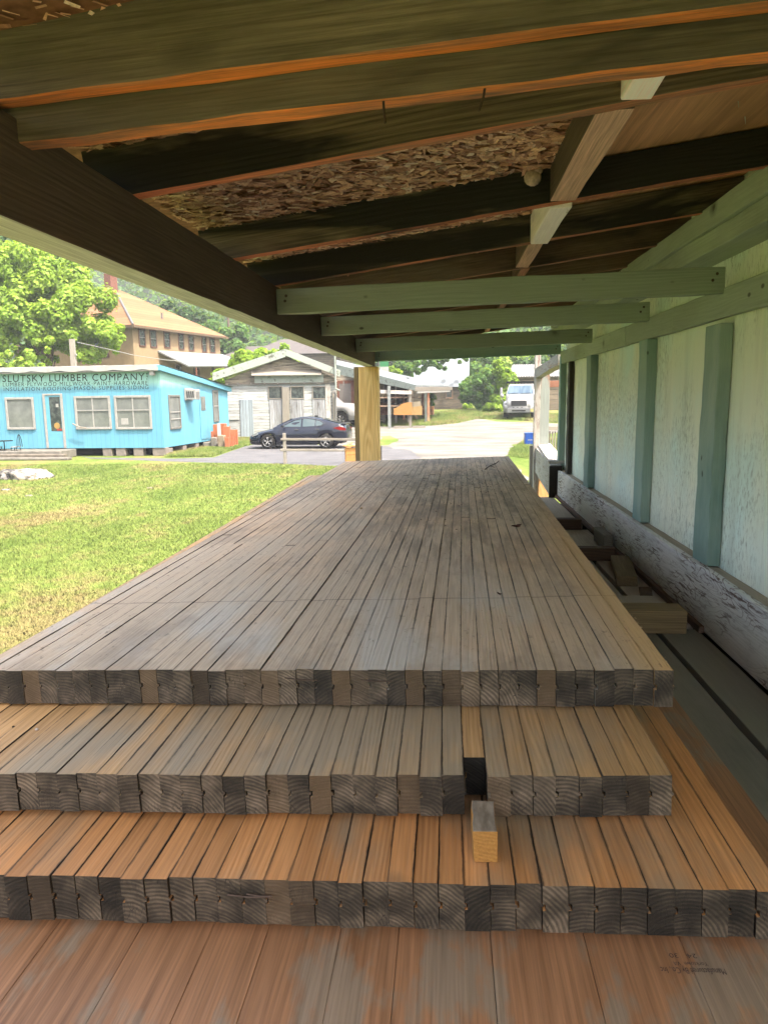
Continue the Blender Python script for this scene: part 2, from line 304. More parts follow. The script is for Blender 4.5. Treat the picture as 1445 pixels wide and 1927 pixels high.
M_LEDGE = wood('bare ledge', (.36, .31, .24), (.30, .26, .20), ring=.012, fibre=.2)
M_FLOOR = wood('grimy floor plank', (0.202, 0.195, 0.156), (0.176, 0.169, 0.137), ring=.016, weather=(0.247, 0.227, 0.189), fibre=.10, dark=(0.104, 0.0975, 0.0715), damt=(.6, .8), bump=.12, speck=3, rough=.7)
M_FLOOR2 = wood('dusty floor plank', (0.312, 0.26, 0.221), (0.26, 0.221, 0.189), ring=.016, weather=(0.39, 0.338, 0.286), fibre=.12, dark=(0.13, 0.104, 0.078), damt=(.6, .8), bump=.15)
M_BEARER = wood('dark bearer', (.13, .08, .055), (.09, .055, .04), ring=.012, fibre=.3)
M_BEARER2 = wood('ochre bearer', (.26, .19, .10), (.19, .135, .07), ring=.012, fibre=.3)
M_STUB = wood('fresh block', (.40, .20, .055), (.33, .155, .04), ring=.007, fibre=.2, cross=lambda g, c: g.mix(g.ma('GREATER_THAN', g.sep(g.coord('Normal'))[2], .6), c, g.mix(g.mr(g.noise(g.vm('MULTIPLY', g.coord(), (1, .3, 1)), 60, 4), .35, .65), (.15, .115, .08), (.30, .25, .19))))
M_GREYW = wood('weathered grey timber', (.20, .185, .16), (.155, .14, .12), ring=.012, fibre=.3)
M_WHITEW = wood('flaking white timber', (.33, .32, .30), (.29, .275, .255), ring=.012, dark=(.26, .18, .13), damt=(.60, .70), dscale=5, fibre=.15, cross=peel)
M_PALEW = wood('pale blue and brown flaking post', (.25, .28, .27), (.22, .245, .235), ring=.012, dark=(.17, .11, .08), damt=(.46, .56), dscale=5, fibre=.2)
M_RAW = wood('raw orange timber', (.50, .26, .11), (.38, .19, .08), ring=.01, fibre=.25)
M_DEBRIS = plain('dirt crumbs', (.05, .035, .022), .95, var=.4, scale=60)
M_GTR = plain('bright nail steel', (.45, .45, .43), .4, metal=.6)
M_NAIL = plain('rusty steel', (.10, .07, .055), .6, .5, scale=90)
def osb(name):
    g = G(name, .75, .3); isl = g.island(); p = g.coord()
    c = g.mix(isl, (.38, .18, .12), (.86, .54, .38)); c = g.mix(g.mr(g.ma('FRACT', g.ma('MULTIPLY', isl, 17.)), .80, .98), c, (.90, .70, .58))
    c = g.mul(c, g.mr(g.noise(p, 200, 3), .3, .7, .75, 1.2)); c = g.mul(c, g.mr(g.noise(p, 1.5, 4), .35, .65, .6, 1.25)); return g.out(c)
M_FLAKE = osb('strand board flakes'); M_OSB = plain('strand board', (.28, .135, .08), .85, var=.35, scale=40)
M_PLY = wood('plywood sheathing', (.62, .33, .18), (.42, .22, .12), ring=.028, cen=(.3, -.5), fibre=.2, dark=(.16, .09, .055), damt=(.5, .75), bump=.15)
# ================================================================ shed
Z = lambda h: CAMZ + h                                  # heights measured from the lens
shed = thing('lumber_shed', 'open sided lumber shed with dark rafters, green painted ties and pale mouldy wall', 'shed', (0, 0, 0))
XB, XW = -.694, 1.074
# long beam on the open side, one post under its far end
beam_w = .088
timber('roof_beam', (XB-beam_w/2, -.45, Z(.372)), (XB-beam_w/2, 7.12, Z(.372)), beam_w, .166, M_BEAM, shed, seg=60, jit=.0012, bevel=.004)
post = timber('post', (-.746, 7.0, 0), (-.746, 7.0, Z(.286)), .183, .19, M_POST, shed, seg=10, jit=.002, bevel=.006)
timber('post_facing', (-.860, 7.0, 0), (-.860, 7.0, Z(.286)), .042, .18, M_BEARER2, shed, seg=10, jit=.002, bevel=.004)
# ties
for i, Y in enumerate((2.978, 4.03, 5.56, 7.05)):
    timber('tie', (XB+.004, Y+.02, Z(.389)), (XW-.012, Y+.02, Z(.427)), .038, .10, M_GREEN if i < 3 else M_GREEN2, shed, seg=14, jit=.0025, bevel=.004)
for i, Y in enumerate((2.978, 4.03, 5.56, 7.05)):
    for X, zc in ((XB+.04, .39), (XW-.06, .426), (XW-.045, .45), (XB+.045, .41)):
        MB().lathe([(0, -.003), (.005, -.002), (.006, 0), (0, 0)], (X, Y-.001, Z(zc)), 'Y', 8).build('nail_head', M_NAIL, shed)
# doubled header across, right over the lens
timber('header', (-1.6, 1.175, Z(.484)), (1.5, 1.175, Z(.689)), .04, .155, M_HEAD, shed, seg=30, jit=.0016, bevel=.005)
timber('header', (-1.6, 1.222, Z(.434)), (1.5, 1.222, Z(.639)), .046, .155, M_HEAD, shed, seg=34, jit=.0024, bevel=.005)
SL = .134
def zr(X): return .452 + SL*(X-XB)                      # underside of the rafters
RY = [1.66, 2.42, 3.00, 3.60, 4.16, 4.76, 5.36, 5.96, 6.56, 7.10]
for i, Y in enumerate([.55, -.05, -.42]+RY):
    m = M_RAFT if Y < 2 else M_RAFT2
    if i in (4, 5): m = M_RAFT
    timber('rafter', (-.80, Y, Z(zr(-.80)+.054)), (1.55, Y, Z(zr(1.55)+.054)),   .040, .108, m, shed, seg=26, jit=.0014, bevel=.003)
def block(Y0, Y1, X, mat, h=.108, w=.042, dz=.0): timber('blocking', (X, Y0+.02, Z(zr(X)+h/2+dz)), (X, Y1-.02, Z(zr(X)+h/2+dz)), w, h, mat, shed, bevel=.004)
block(1.245, 1.66, .385, M_WBLOCK, w=.06); block(1.66, 2.42, .355, M_PBLOCK, w=.08); block(2.42, 3.00, .355, M_WBLOCK, w=.07, dz=-.012); block(3.00, 3.60, .35, M_PBLOCK, w=.06)
for a, b in zip(RY[3:], RY[4:]): block(a, b, .37, M_RAFT2)
# sheathing: strand board on the low side, plywood on the high side
def deck(name, x0, x1, mat, part):
    T = .110; m = MB(); m.add([(x0, -.45, Z(zr(x0)+T)), (x1, -.45, Z(zr(x1)+T)), (x1, 7.3, Z(zr(x1)+T)), (x0, 7.3, Z(zr(x0)+T)),
                    (x0, -.45, Z(zr(x0)+T+.02)), (x1, -.45, Z(zr(x1)+T+.02)), (x1, 7.3, Z(zr(x1)+T+.02)), (x0, 7.3, Z(zr(x0)+T+.02))],
                    [(0, 3, 2, 1), (4, 5, 6, 7), (0, 1, 5, 4), (1, 2, 6, 5), (2, 3, 7, 6), (3, 0, 4, 7)])
    return m.build(name, mat, part)
deck('strand_board_sheathing', -.86, .40, M_OSB, shed)
for a, b in ((-.45, .9), (.902, 3.36), (3.362, 5.8), (5.802, 7.3)):
    T = .110; timber('plywood_sheathing', (1.0, a, Z(zr(1.0)+T+.012)), (1.0, b, Z(zr(1.0)+T+.012)), 1.19, .018, M_PLY, shed, seg=2, jit=0, bevel=0).rotation_euler.rotate_axis('Y', -math.atan(SL))
fv, ff = [], []
for k in range(20000):
    x = random.uniform(-.8, .40); y = random.choice((random.uniform(1.2, 3.7), random.uniform(1.2, 3.7), random.uniform(.8, 4.6))); z = Z(zr(x)+.110)
    L = random.uniform(.015, .05); W = random.uniform(.005, .016); L, W = (L*.6, W*.6) if y < 1.2 else (L, W); a = random.gauss(.5, .7); t = random.uniform(0, .2) if random.random() < .97 else random.uniform(.2, .6)
    ux, uy = math.cos(a), math.sin(a); vx, vy = -uy, ux; dz = -random.uniform(.0005, .007); q = random.uniform(-.6, .6)
    k0 = len(fv)
    for s_, t_ in ((-1, -1), (1, -1), (1, 1), (-1, 1)):
        e = L*s_/2; f = W*t_/2*(1 if s_ < 0 else random.uniform(.3, 1)); fv.append((x+ux*e*math.cos(t)+vx*f, y+uy*e*math.cos(t)+vy*f, z+dz-(s_+1)/2*L*math.sin(t)*.5+f*q+SL*(ux*e+vx*f)))
    ff.append((k0, k0+1, k0+2, k0+3))
raw('loose_strands', fv, ff, M_FLAKE, shed)['kind'] = 'stuff'
for k in range(26):                                      # nail points coming through the sheathing
    x = random.uniform(-.6, .9); y = random.choice((1.0, 2.05, 2.7, 3.3))+random.uniform(-.25, .25); z = Z(zr(x)+.108); MB().tube((x, y, z), (x+random.uniform(-.006, .006), y+random.uniform(-.004, .004), z-random.uniform(.012, .026)), .0016, .0008, 5).build('nail_point', M_GTR, shed)
for x, dx in ((-.10, .004), (.06, -.012)):
    zz = Z(.434+.066*(x+1.6)-.078); MB().path([(x, 1.212, zz+.02), (x+dx*.4, 1.205, zz-.012), (x+dx, 1.200, zz-.034)], .0021, 6).build('bent_nail', M_NAIL, shed)
# roofing felt above so no light leaks through
MB().prism([(-.9, -.5, Z(zr(-.9)+.15)), (1.7, -.5, Z(zr(1.7)+.15)), (1.7, 7.4, Z(zr(1.7)+.15)), (-.9, 7.4, Z(zr(-.9)+.15))], (0, 0, .03)).build('roofing', plain('grey roofing', (.2, .2, .2), .9), shed)
# wall
for a, b in ((-.45, 1.39), (1.392, 2.61), (2.612, 3.86), (3.862, 5.42), (5.422, 7.06)):
    MB().box(1.11, 1.122, a, b, Z(-1.0), Z(.9)).build('wall_sheet', M_WALL, shed)
MB().box(1.13, 1.15, -.45, 7.06, 0, Z(.95)).build('outer_cladding', plain('cladding', (.3, .32, .28), .8), shed)
for Y, h in ((1.95, .287), (2.99, .268), (4.03, .287), (5.56, .287), (7.02, .36)):
    timber('stud', (1.082, Y+.085 if Y < 6.9 else Y+.03, Z(-.703)), (1.082, Y+.085 if Y < 6.9 else Y+.03, Z(h)), .052, .17 if Y < 6.9 else .09, M_GREEN2, shed, seg=12, jit=.003, bevel=.004)
timber('stud', (1.088, 6.62, Z(-.70)), (1.088, 6.62, Z(.287)), .04, .12, wood('charred stud', (.10, .085, .07), (.05, .045, .04), dark=(.02, .018, .015), damt=(.45, .55), fibre=.4), shed, seg=12, jit=.004)
for a, b in ((-.45, 1.2), (1.2, 3.62), (3.623, 4.55), (4.553, 6.3), (6.303, 7.06)):
    timber('rail', (1.077, a, Z(.343)), (1.077, b, Z(.343+random.uniform(-.003, .003))), .034+.002*random.random(), .112, M_GREEN, shed, jit=.0022, bevel=.004)
timber('top_plate', (1.035, -.45, Z(.641)), (1.035, 7.06, Z(.641)), .145, .084, M_GREEN, shed, jit=.002, bevel=.004)
timber('top_plate', (1.043, -.45, Z(.560)), (1.043, 7.06, Z(.560)), .13, .076, M_GREEN, shed, jit=.002, bevel=.004)
for a, b in ((-.45, 2.2), (2.203, 7.06)):
    timber('sill_board', (1.045, a, Z(-.828)), (1.045, b, Z(-.828)), .030, .25, M_SILL if a > 0 else M_GREEN2, shed, jit=.002, bevel=.004, seg=30)
timber('sill_ledge', (1.085, -.45, Z(-.722)), (1.085, 7.06, Z(-.722)), .049, .03, M_LEDGE, shed, jit=.0015, bevel=.003)
for Y in RY[1:8]:
    timber('jack_stud', (1.20, Y+.07, Z(.76)), (1.20, Y+.07, Z(zr(1.2)+.14)), .09, .04, M_RAFT2, shed)
# floor planks beside the stack
FX = [(.335, .470, M_FLOOR), (.498, .838, M_FLOOR), (.862, 1.02, M_FLOOR)]
for a, b in ((.2, 2.95), (3.0, 4.2)):
    for x0, x1, m in FX:
        timber('floor_plank', ((x0+x1)/2, a, Z(-.975)), ((x0+x1)/2, b, Z(-.975)), x1-x0, .035, m if a < 1 else M_FLOOR2, shed, jit=.0012)
for a, b in ((4.45, 5.2), (5.4, 6.9)):
    for x0, x1 in ((.40, .60), (.61, .80), (.81, 1.0)):
        timber('floor_plank', ((x0+x1)/2, a, Z(-.975)), ((x0+x1)/2, b, Z(-.975)), x1-x0, .035, M_LEDGE, shed, jit=.0012)
timber('floor_plank', (.10, .2, Z(-.975)), (.10, 6.9, Z(-.975)), .44, .035, M_FLOOR, shed)
timber('floor_plank', (-.40, .2, Z(-.975)), (-.40, 6.9, Z(-.975)), .5, .035, M_FLOOR, shed)
timber('floor_plank', (-.90, .2, Z(-.975)), (-.90, 6.9, Z(-.975)), .44, .035, M_FLOOR, shed)
MB().box(-1.1, 1.1, .2, 6.9, .25, Z(-1.02)).build('floor_base', plain('dark crawl space timber', (.03, .027, .022), .95), shed)
timber('ledger', (1.02, 2.9, Z(-.945)), (1.02, 6.9, Z(-.945)), .022, .03, M_BEARER, shed)
for Y, h0, x1, m in ((2.94, .095, .955, M_BEARER2), (4.22, .078, .965, M_BEARER), (5.22, .078, .955, M_BEARER)):
    timber('bearer', (-1.0, Y, Z(-.957+h0/2)), (x1, Y, Z(-.957+h0/2)), .12 if Y < 3 else .07, h0, m, shed, bevel=.004)
timber('bearer', (-1.0, 3.07, Z(-.957+.04)), (.90, 3.07, Z(-.957+.04)), .16, .09, M_FLOOR2, shed, bevel=.004)
# loose blocks lying on the floor planks, block beside the wall
b = timber('wood_offcut', (.90, 3.62, Z(-.932)), (.975, 4.12, Z(-.932)), .10, .055, M_BEARER2, bevel=.006, jit=.004); tag(b, 'rough dusty wood offcut lying on the floor planks beside the wall', 'offcut')
b = timber('wood_chip', (.93, 3.38, Z(-.948)), (.97, 3.55, Z(-.948)), .06, .02, M_BEARER, bevel=.003, jit=.004); tag(b, 'small dark splinter of wood lying before the dusty offcut', 'wood scrap')
b = timber('timber_stub', (.985, 4.45, Z(-.90)), (.985, 4.75, Z(-.90)), .06, .09, M_GREYW, bevel=.006, jit=.004); tag(b, 'grey broken timber stub between the two farther dark bearers', 'offcut')
# wasp nest on the second full rafter
m = MB(); m.lathe([(0, -.004), (.03, 0), (.036, .012), (.03, .024), (.018, .03), (0, .03)], (0, 0, 0), 'Y', 14)
m.lathe([(0, -.002), (.02, .0), (.024, .012), (.016, .022), (0, .022)], (.018, 0, .03), 'Y', 12)
nest = m.build('mud_nest', plain('dried mud', (.50, .36, .32), .95, var=.4, scale=60), None, smooth=True, loc=(.262, 2.388, Z(zr(.255)+.085)))
tag(nest, 'small grey mud wasp nest stuck on the dark rafter beside the brown block', 'wasp nest')
nest.rotation_euler = (0, 0, 0); nest.scale = (.75, .75, .75)
# ================================================================ the stack of laminated panels
BW = .0381
M_NOTCH_SHADE = wood('notch board with painted end shadow', (.42, .25, .11), (.36, .21, .085), ring=.0045, end=(.006, .005, .004), fibre=.28, seam=BW)  # near-black end colour paints in the shadow inside the notch
def board_mesh(L, T, wob, front_j, w=BW, s0=0):
    """one lamination: tongue on the right side, groove on the left, slightly wandering edges"""
    gp = .0005
    prof = [(gp, 0), (gp, .46), (.0052, .47), (.0052, .60), (gp, .61), (gp, 1.0), (w-gp, 1.0), (w-gp, .58), (w+.0026, .565), (w+.0026, .50), (w-gp, .485), (w-gp, 0)]
    prof = [(x, -T+t*T) for x, t in prof]; n = max(3, int(L/.09)); k = len(prof); v = []
    for i in range(n+1):
        y = L*i/n + (front_j if i == 0 else 0); jl = random.gauss(0, wob); jr = random.gauss(0, wob); jz = random.gauss(0, .0003)
        for q, (x, z) in enumerate(prof): v.append((x + (jl*(.5) if x < w/2 else jr*.5), y, z + (jz if q in (5, 6) else 0)))
    f = [[i*k+q, (i+1)*k+q, (i+1)*k+(q+1) % k, i*k+(q+1) % k] for i in range(n) for q in range(k)]
    f += [list(range(k)), [n*k+q for q in range(k)][::-1]]
    return v, f
def panel(label, X, Y, h, n, L, mat, a=0, tilt=.0279, T=.076, joints=None, miss=None, wob=.0008):
    e = thing('laminated_panel', label, 'wood panel', (X, Y, Z(-h)), a, 'laminated wood panels stacked on the shed floor'); e.rotation_euler = (0, -tilt, a)
    def lay(i, y0, y1):
        v, f = board_mesh(y1-y0, T, wob, random.uniform(-.0035, .0035)); m = MB(); m.add(v, f)
        o = m.build('board', M_NOTCH_SHADE if miss and i == miss[0] else mat, e, 0, loc=(-BW*(i+1), y0, random.gauss(0, .0010)))
        o.data.polygons.foreach_set('use_smooth', [False]*len(o.data.polygons))
    for i in range(n):
        y0 = 0
        if miss and i == miss[0]: y0 = miss[1]
        if joints:
            j = joints(i); lay(i, y0, j-.004); lay(i, j+.004, L)
        else: lay(i, y0, L)
    return e
def j1(i):
    r = random.random()
    return (3.05 + (i % 2)*.42 + random.uniform(-.12, .12)) if r < .7 else random.uniform(1.2, 4.6)
P1 = panel('topmost long laminated panel of grey brown boards, full length', .4453, 1.4043, .5406, 39, 5.18, M_P1, a=-.0198, joints=j1)
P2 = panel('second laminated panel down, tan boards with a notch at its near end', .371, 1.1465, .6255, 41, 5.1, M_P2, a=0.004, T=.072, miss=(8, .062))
P3 = panel('third laminated panel down, orange boards sticking out to the right', .4816, .985, .7075, 42, 5.2, M_P3, a=0, T=.076)
# lowest panel shows only wide boards with faint seams
P4 = thing('laminated_panel', 'lowest laminated panel with wide orange boards and a faint stamp', 'wood panel', (.60, .15, Z(-.798)), 0, 'laminated wood panels stacked on the shed floor'); P4.rotation_euler = (0, -.0279, 0)
x = 0
for k in range(17):
    wd = random.choice((.09, .115, .14)); 
    o = timber('board', (x-wd/2, 0, -.035), (x-wd/2, 2.2 if k != 9 else 1.0, -.035), wd-.0007, .07, M_P4, P4, seg=24, jit=.0002, bevel=.0006)
    if k == 9: timber('board', (x-wd/2, 1.002, -.035), (x-wd/2, 2.2, -.035), wd-.0007, .07, M_P4, P4, seg=14, jit=.0002, bevel=.0006)
    x -= wd
def text_mesh(s, size, offset=0, ext=.001, spacing=1.0):
    cu = bpy.data.curves.new('t', 'FONT'); cu.body = s; cu.size = size; cu.offset = offset; cu.extrude = ext; cu.space_character = spacing; cu.resolution_u = 3
    o = bpy.data.objects.new('t', cu); COL.objects.link(o); dg = bpy.context.evaluated_depsgraph_get(); dg.update()
    me = bpy.data.meshes.new_from_object(o.evaluated_get(dg)); COL.objects.unlink(o); bpy.data.objects.remove(o)
    return me
M_INK = plain('faded stamp ink', (.085, .06, .05), .9, var=.5, scale=150)
def lettering(rows, name, mat, parent):
    """rows: (text, x0, x1, z0, z1) in the parent's front plane, or a matrix; joined in one mesh"""
    m = MB()
    for s, fit in rows:
        me = text_mesh(s, 1, *fit.get('st', (.012, .02)), fit.get('sp', 1.0)); xs = [v.co.x for v in me.vertices]; ys = [v.co.y for v in me.vertices]
        ax, bx_ = min(xs), max(xs); ay, by_ = (0, .70) if not fit.get('tight') else (min(ys), max(ys))
        m.add([fit['map']((v.co.x-ax)/(bx_-ax), (v.co.y-ay)/(by_-ay), v.co.z) for v in me.vertices], [list(p.vertices) for p in me.polygons])
    return m.build(name, mat, parent)
def stamp_map(x0, x1, y0, y1):
    # upside down for the viewer: baseline away from the lens
    return lambda u, v, w_: (x1-(x1-x0)*u, y1-(y1-y0)*v, .0008+w_*.01)
pi_ = P4.matrix_basis.inverted() if False else None
def p4l(px, py):
    M = Matrix.Translation(P4.location) @ P4.rotation_euler.to_matrix().to_4x4(); I = M.inverted(); c = I @ CAM; d = I.to_3x3() @ ray(px, py); return c + d*(-c.z/d.z)
a1, b1 = p4l(1245, 1832), p4l(1362, 1824); a2, b2 = p4l(1284, 1818), p4l(1330, 1812); a3, b3 = p4l(1260, 1803), p4l(1308, 1796)
lettering([('Manufactured By Co., Inc', dict(map=stamp_map(a1.x, b1.x, a1.y, b1.y), st=(.0, .001))), ('Yorktown  VA', dict(map=stamp_map(a2.x-.012, b2.x, a2.y, b2.y), st=(.0, .001))),
           ('24   30', dict(map=stamp_map(a3.x, b3.x, a3.y, b3.y), st=(.0, .001)))], 'ink_stamp', M_INK, P4)
# nails bent over across the near ends
def staple(P, x0, x1, z, rz=0): MB().path([(x0, -.003, z), ((x0+x1)/2, -.005, z-.002+rz), (x1, -.003, z-.003+rz*2)], .0013, 6).build('bent_nail', M_NAIL, P)
staple(P1, -.785, -.715, -.016, -.001); staple(P1, -.625, -.56, -.02); staple(P3, -.82, -.755, -.024, 0); staple(P3, -.79, -.75, -.022)
stub = timber('board_stub', (.0585, 1.035, Z(-.692)), (.0585, 1.125, Z(-.692)), .037, .052, M_STUB, seg=4, jit=.0015, bevel=.002)
tag(stub, 'short orange wood stub poking out of the notch between the second and third panels', 'wood block')
# dirt, chips and a dry leaf on the top panel
M1 = Matrix.Translation(P1.location) @ P1.rotation_euler.to_matrix().to_4x4()
dm = MB()
for k in range(600):
    y = abs(random.gauss(0, .55)) if random.random() < .0 else (random.gauss(3.5, .5) if random.random() < .75 else random.uniform(1.4, 5)); x = -random.triangular(.02, 1.2, .3)
    if not 0.02 < y < 5.1: continue
    r = random.choice((.0012, .0015, .002, .003)) ; a = random.random()*3; q = [Vector((x+r*1.6*math.cos(a+t), y+r*1.6*math.sin(a+t)*random.uniform(.5, 1.5), 0.0012)) for t in (0, 1.7, 3.5, 5)]
    k0 = len(dm.v); dm.v += [tuple(M1 @ p) for p in q] + [tuple(M1 @ Vector((x, y, .0012+r)))]
    dm.f += [[k0+i, k0+(i+1) % 4, k0+4] for i in range(4)]
tag(dm.build('dirt_crumbs', M_DEBRIS), 'dark crumbs of dirt scattered over the topmost panel', 'dirt', kind='stuff')
cm = MB()                                                # splintered tan chips along the right hand seam
for k in range(420):
    y = random.uniform(.02, 4.2); lane = random.choice((1, 1, 1, 1, 0)); x = -BW*lane + random.gauss(0, .0012); r = random.uniform(.001, .0032)
    k0 = len(cm.v); q = [Vector((x+random.uniform(-r, r), y+random.uniform(-r, r)*2, random.uniform(.0002, r))) for _ in range(4)]
    cm.v += [tuple(M1 @ p) for p in q]; cm.f += [[k0, k0+1, k0+2], [k0, k0+2, k0+3], [k0, k0+1, k0+3]]
tag(cm.build('wood_splinters', plain('tan splinters', (.50, .36, .18), .9, var=.3, scale=80)), 'tan splinters along the right edge seam of the topmost panel', 'splinters', kind='stuff')
M_DRY = plain('dry leaf brown', (.07, .028, .018), .8, var=.3, scale=40)
def dry_leaf(px, py, s, label, mat=M_DRY, rz=0):
    I = M1.inverted(); c = I @ CAM; d = I.to_3x3() @ ray(px, py); p = M1 @ (c + d*(-c.z/d.z))
    m = MB(); ring = [(math.cos(t)*s*(1+.3*math.sin(3*t)), math.sin(t)*s*.6*(1+.25*math.cos(5*t)), .25*s+.35*s*math.sin(t*1.0+1)**2) for t in [i*.5236 for i in range(12)]]
    m.add([(0, 0, .05*s)]+ring, [[0, i+1, (i+1) % 12+1] for i in range(12)]); o = m.build('dry_leaf', mat, loc=p+Vector((0, 0, .001))); o.rotation_euler = (0, 0, rz)
    tag(o, label, 'leaf')
dry_leaf(972, 993, .022, 'curled dark brown dry leaf on the right of the topmost panel', rz=.4)
dry_leaf(680, 958, .012, 'tiny tan dry leaf on the left of the topmost panel near its middle', plain('tan leaf', (.35, .22, .09), .8), 1)
dry_leaf(940, 1120, .010, 'small dark leaf scrap nearest the scored line on the topmost panel', rz=2)
m = MB(); I1 = M1.inverted()
def onp(px, py, dz=.003): c = I1 @ CAM; d = I1.to_3x3() @ ray(px, py); return M1 @ (c + d*(-c.z/d.z) + Vector((0, 0, dz)))
m.path([onp(912, 884), onp(922, 877), onp(934, 872), onp(938, 868)], .003, 6); m.path([onp(922, 877), onp(930, 880)], .002, 5)
tag(m.build('twig', M_DEBRIS), 'thin forked dark twig near the far end of the topmost panel', 'twig')
def onp2(px, py):
    M = Matrix.Translation(P2.location) @ P2.rotation_euler.to_matrix().to_4x4(); I = M.inverted(); c = I @ CAM; d = I.to_3x3() @ ray(px, py); return M @ (c + d*(-c.z/d.z))
for px, py, r, l, mt in ((70, 1374, .0035, 'small pale pebble on the left of the second panel', plain('pale pebble', (.45, .4, .36), .8)), (26, 1369, .003, 'small dark crumb at the far left of the second panel', M_DEBRIS)):
    p = onp2(px, py); tag(MB().lathe([(0, 0), (r, r*.3), (r*.9, r*.9), (0, r*1.3)], p, 'Z', 7).build('pebble', mt), l, 'pebble')
# ---------------------------------------------------------------- timber frame beyond the far end of the wall
fr = thing('open_porch', 'weathered white timber porch standing past the far end of the shed wall', 'porch', (0, 0, 0))
def tz(px, py, Y): return at_y(px, py, Y)
a = tz(1011, 700, 9.0); timber('post', (a.x, 9.0, 0), (a.x, 9.0, Z(.75)), .065, .10, M_WHITEW, fr, jit=.003)
a = tz(1024, 700, 9.05); timber('post', (a.x, 9.06, 0), (a.x, 9.06, Z(.30)), .12, .12, M_PALEW, fr, jit=.003)
a = tz(1014, 702, 9.0); b = tz(1058, 676, 7.6); timber('brace', (a.x, 9.0, a.z), (b.x, 7.6, b.z), .09, .115, M_WHITEW, fr, jit=.004)
a = tz(1024, 723, 10.2); b = tz(1060, 722, 10.2); timber('cross_rail', a, b, .05, .085, plain('rust brown paint', (.16, .075, .05), .8), fr)
for dy in (0, .34): 
    a = tz(1022, 806, 11.0+dy); b = tz(1056, 806, 11+dy); timber('hand_rail', a, (b.x+.3, 11.0+dy, a.z), .05, .06, M_GREYW, fr)
for k in range(7):
    a = tz(1024+k*5.2, 812, 11.0); timber('baluster', (a.x, 11.02, Z(-1.05)), (a.x, 11.02, a.z), .02, .03, M_GREYW, fr)
for k in range(5):
    timber('deck_plank', (1.2, 9.2+k*.3, Z(-.86)), (2.4, 9.2+k*.3, Z(-.86)), .27, .04, M_LEDGE, fr)
a = tz(1004, 852, 9.2); b = tz(1039, 877, 6.9)
bx = timber('boxed_beam', (a.x+.055, 9.2, Z(-.78)), (b.x+.03, 6.9, Z(-.80)), .10, .30, M_WHITEW, fr, jit=.003)
timber('boxed_beam_cap', (a.x+.12, 9.2, Z(-.615)), (b.x+.06, 7.0, Z(-.635)), .16, .03, M_WHITEW, fr)
timber('stub_post', (a.x-.02, 9.16, 0), (a.x-.02, 9.16, Z(-.62)), .07, .07, M_GREYW, fr)
MB().box(b.x-.03, b.x+.085, 6.86, 6.895, Z(-.96), Z(-.66)).build('beam_end', plain('dark end grain', (.035, .028, .022), .9, scale=60), fr)
timber('raw_post', (a.x+.02, 8.9, 0), (a.x+.10, 8.9, Z(-.90)), .12, .12, M_RAW, fr)
K = .31
# ================================================================ ground
def sheet(name, poly, off, mat, jit=.12, sub=.8, **kw):
    """flat sheet following the ground's slope; edges broken up a little"""
    pts = []
    for a, b in zip(poly, poly[1:]+poly[:1]):
        a = Vector(a); b = Vector(b); n = max(1, int((b-a).length/sub))
        for i in range(min(n, 60)):
            p = a.lerp(b, i/min(n, 60)); pts.append(p + Vector((random.uniform(-jit, jit), random.uniform(-jit, jit))))
    bm = bmesh.new(); f = bm.faces.new([bm.verts.new((p.x, p.y, 0)) for p in pts])
    bmesh.ops.triangulate(bm, faces=[f]); bmesh.ops.bisect_plane(bm, geom=bm.verts[:]+bm.edges[:]+bm.faces[:], plane_co=(0, Y_FLAT, 0), plane_no=(0, 1, 0))
    for v in bm.verts: v.co.z = zg(v.co.y)+off
    bmesh.ops.recalc_face_normals(bm, faces=bm.faces)
    me = bpy.data.meshes.new(name); bm.to_mesh(me); bm.free(); me.materials.append(mat)
    if me.polygons and me.polygons[0].normal.z < 0: me.flip_normals()
    o = bpy.data.objects.new(name, me); COL.objects.link(o); tag(o, kind='structure', **kw); return o
sheet('ground', [(-400, -60), (400, -60), (400, 420), (-400, 420)], 0, M_GROUND, 0, 500)
def GP(*pts): return [tuple(ground_at(x, y)[:2]) for x, y in pts]
sheet('driveway', GP((148, 857), (170, 861), (330, 863), (402, 861), (452, 843), (478, 836), (715, 838), (790, 848), (830, 880), (640, 877.5), (540, 873.5), (400, 871), (310, 868), (170, 863)), .004, M_ASPH, .03)
sheet('gravel_yard', GP((615, 839), (640, 806), (700, 799), (790, 797), (830, 791), (900, 788), (935, 793), (1010, 796), (1060, 798), (1120, 806), (1040, 816), (985, 826), (955, 848), (950, 870), (1000, 905), (820, 905), (780, 849), (715, 839)), .008, M_GRAVEL, .2)
sheet('grass_verge', GP((716, 822), (735, 820), (748, 828), (735, 838), (716, 839)), .012, M_GROUND, .12)
sheet('grass_verge', GP((716, 803), (790, 803), (860, 797), (880, 792), (845, 786), (790, 785), (716, 790)), .012, M_GROUND, .3)
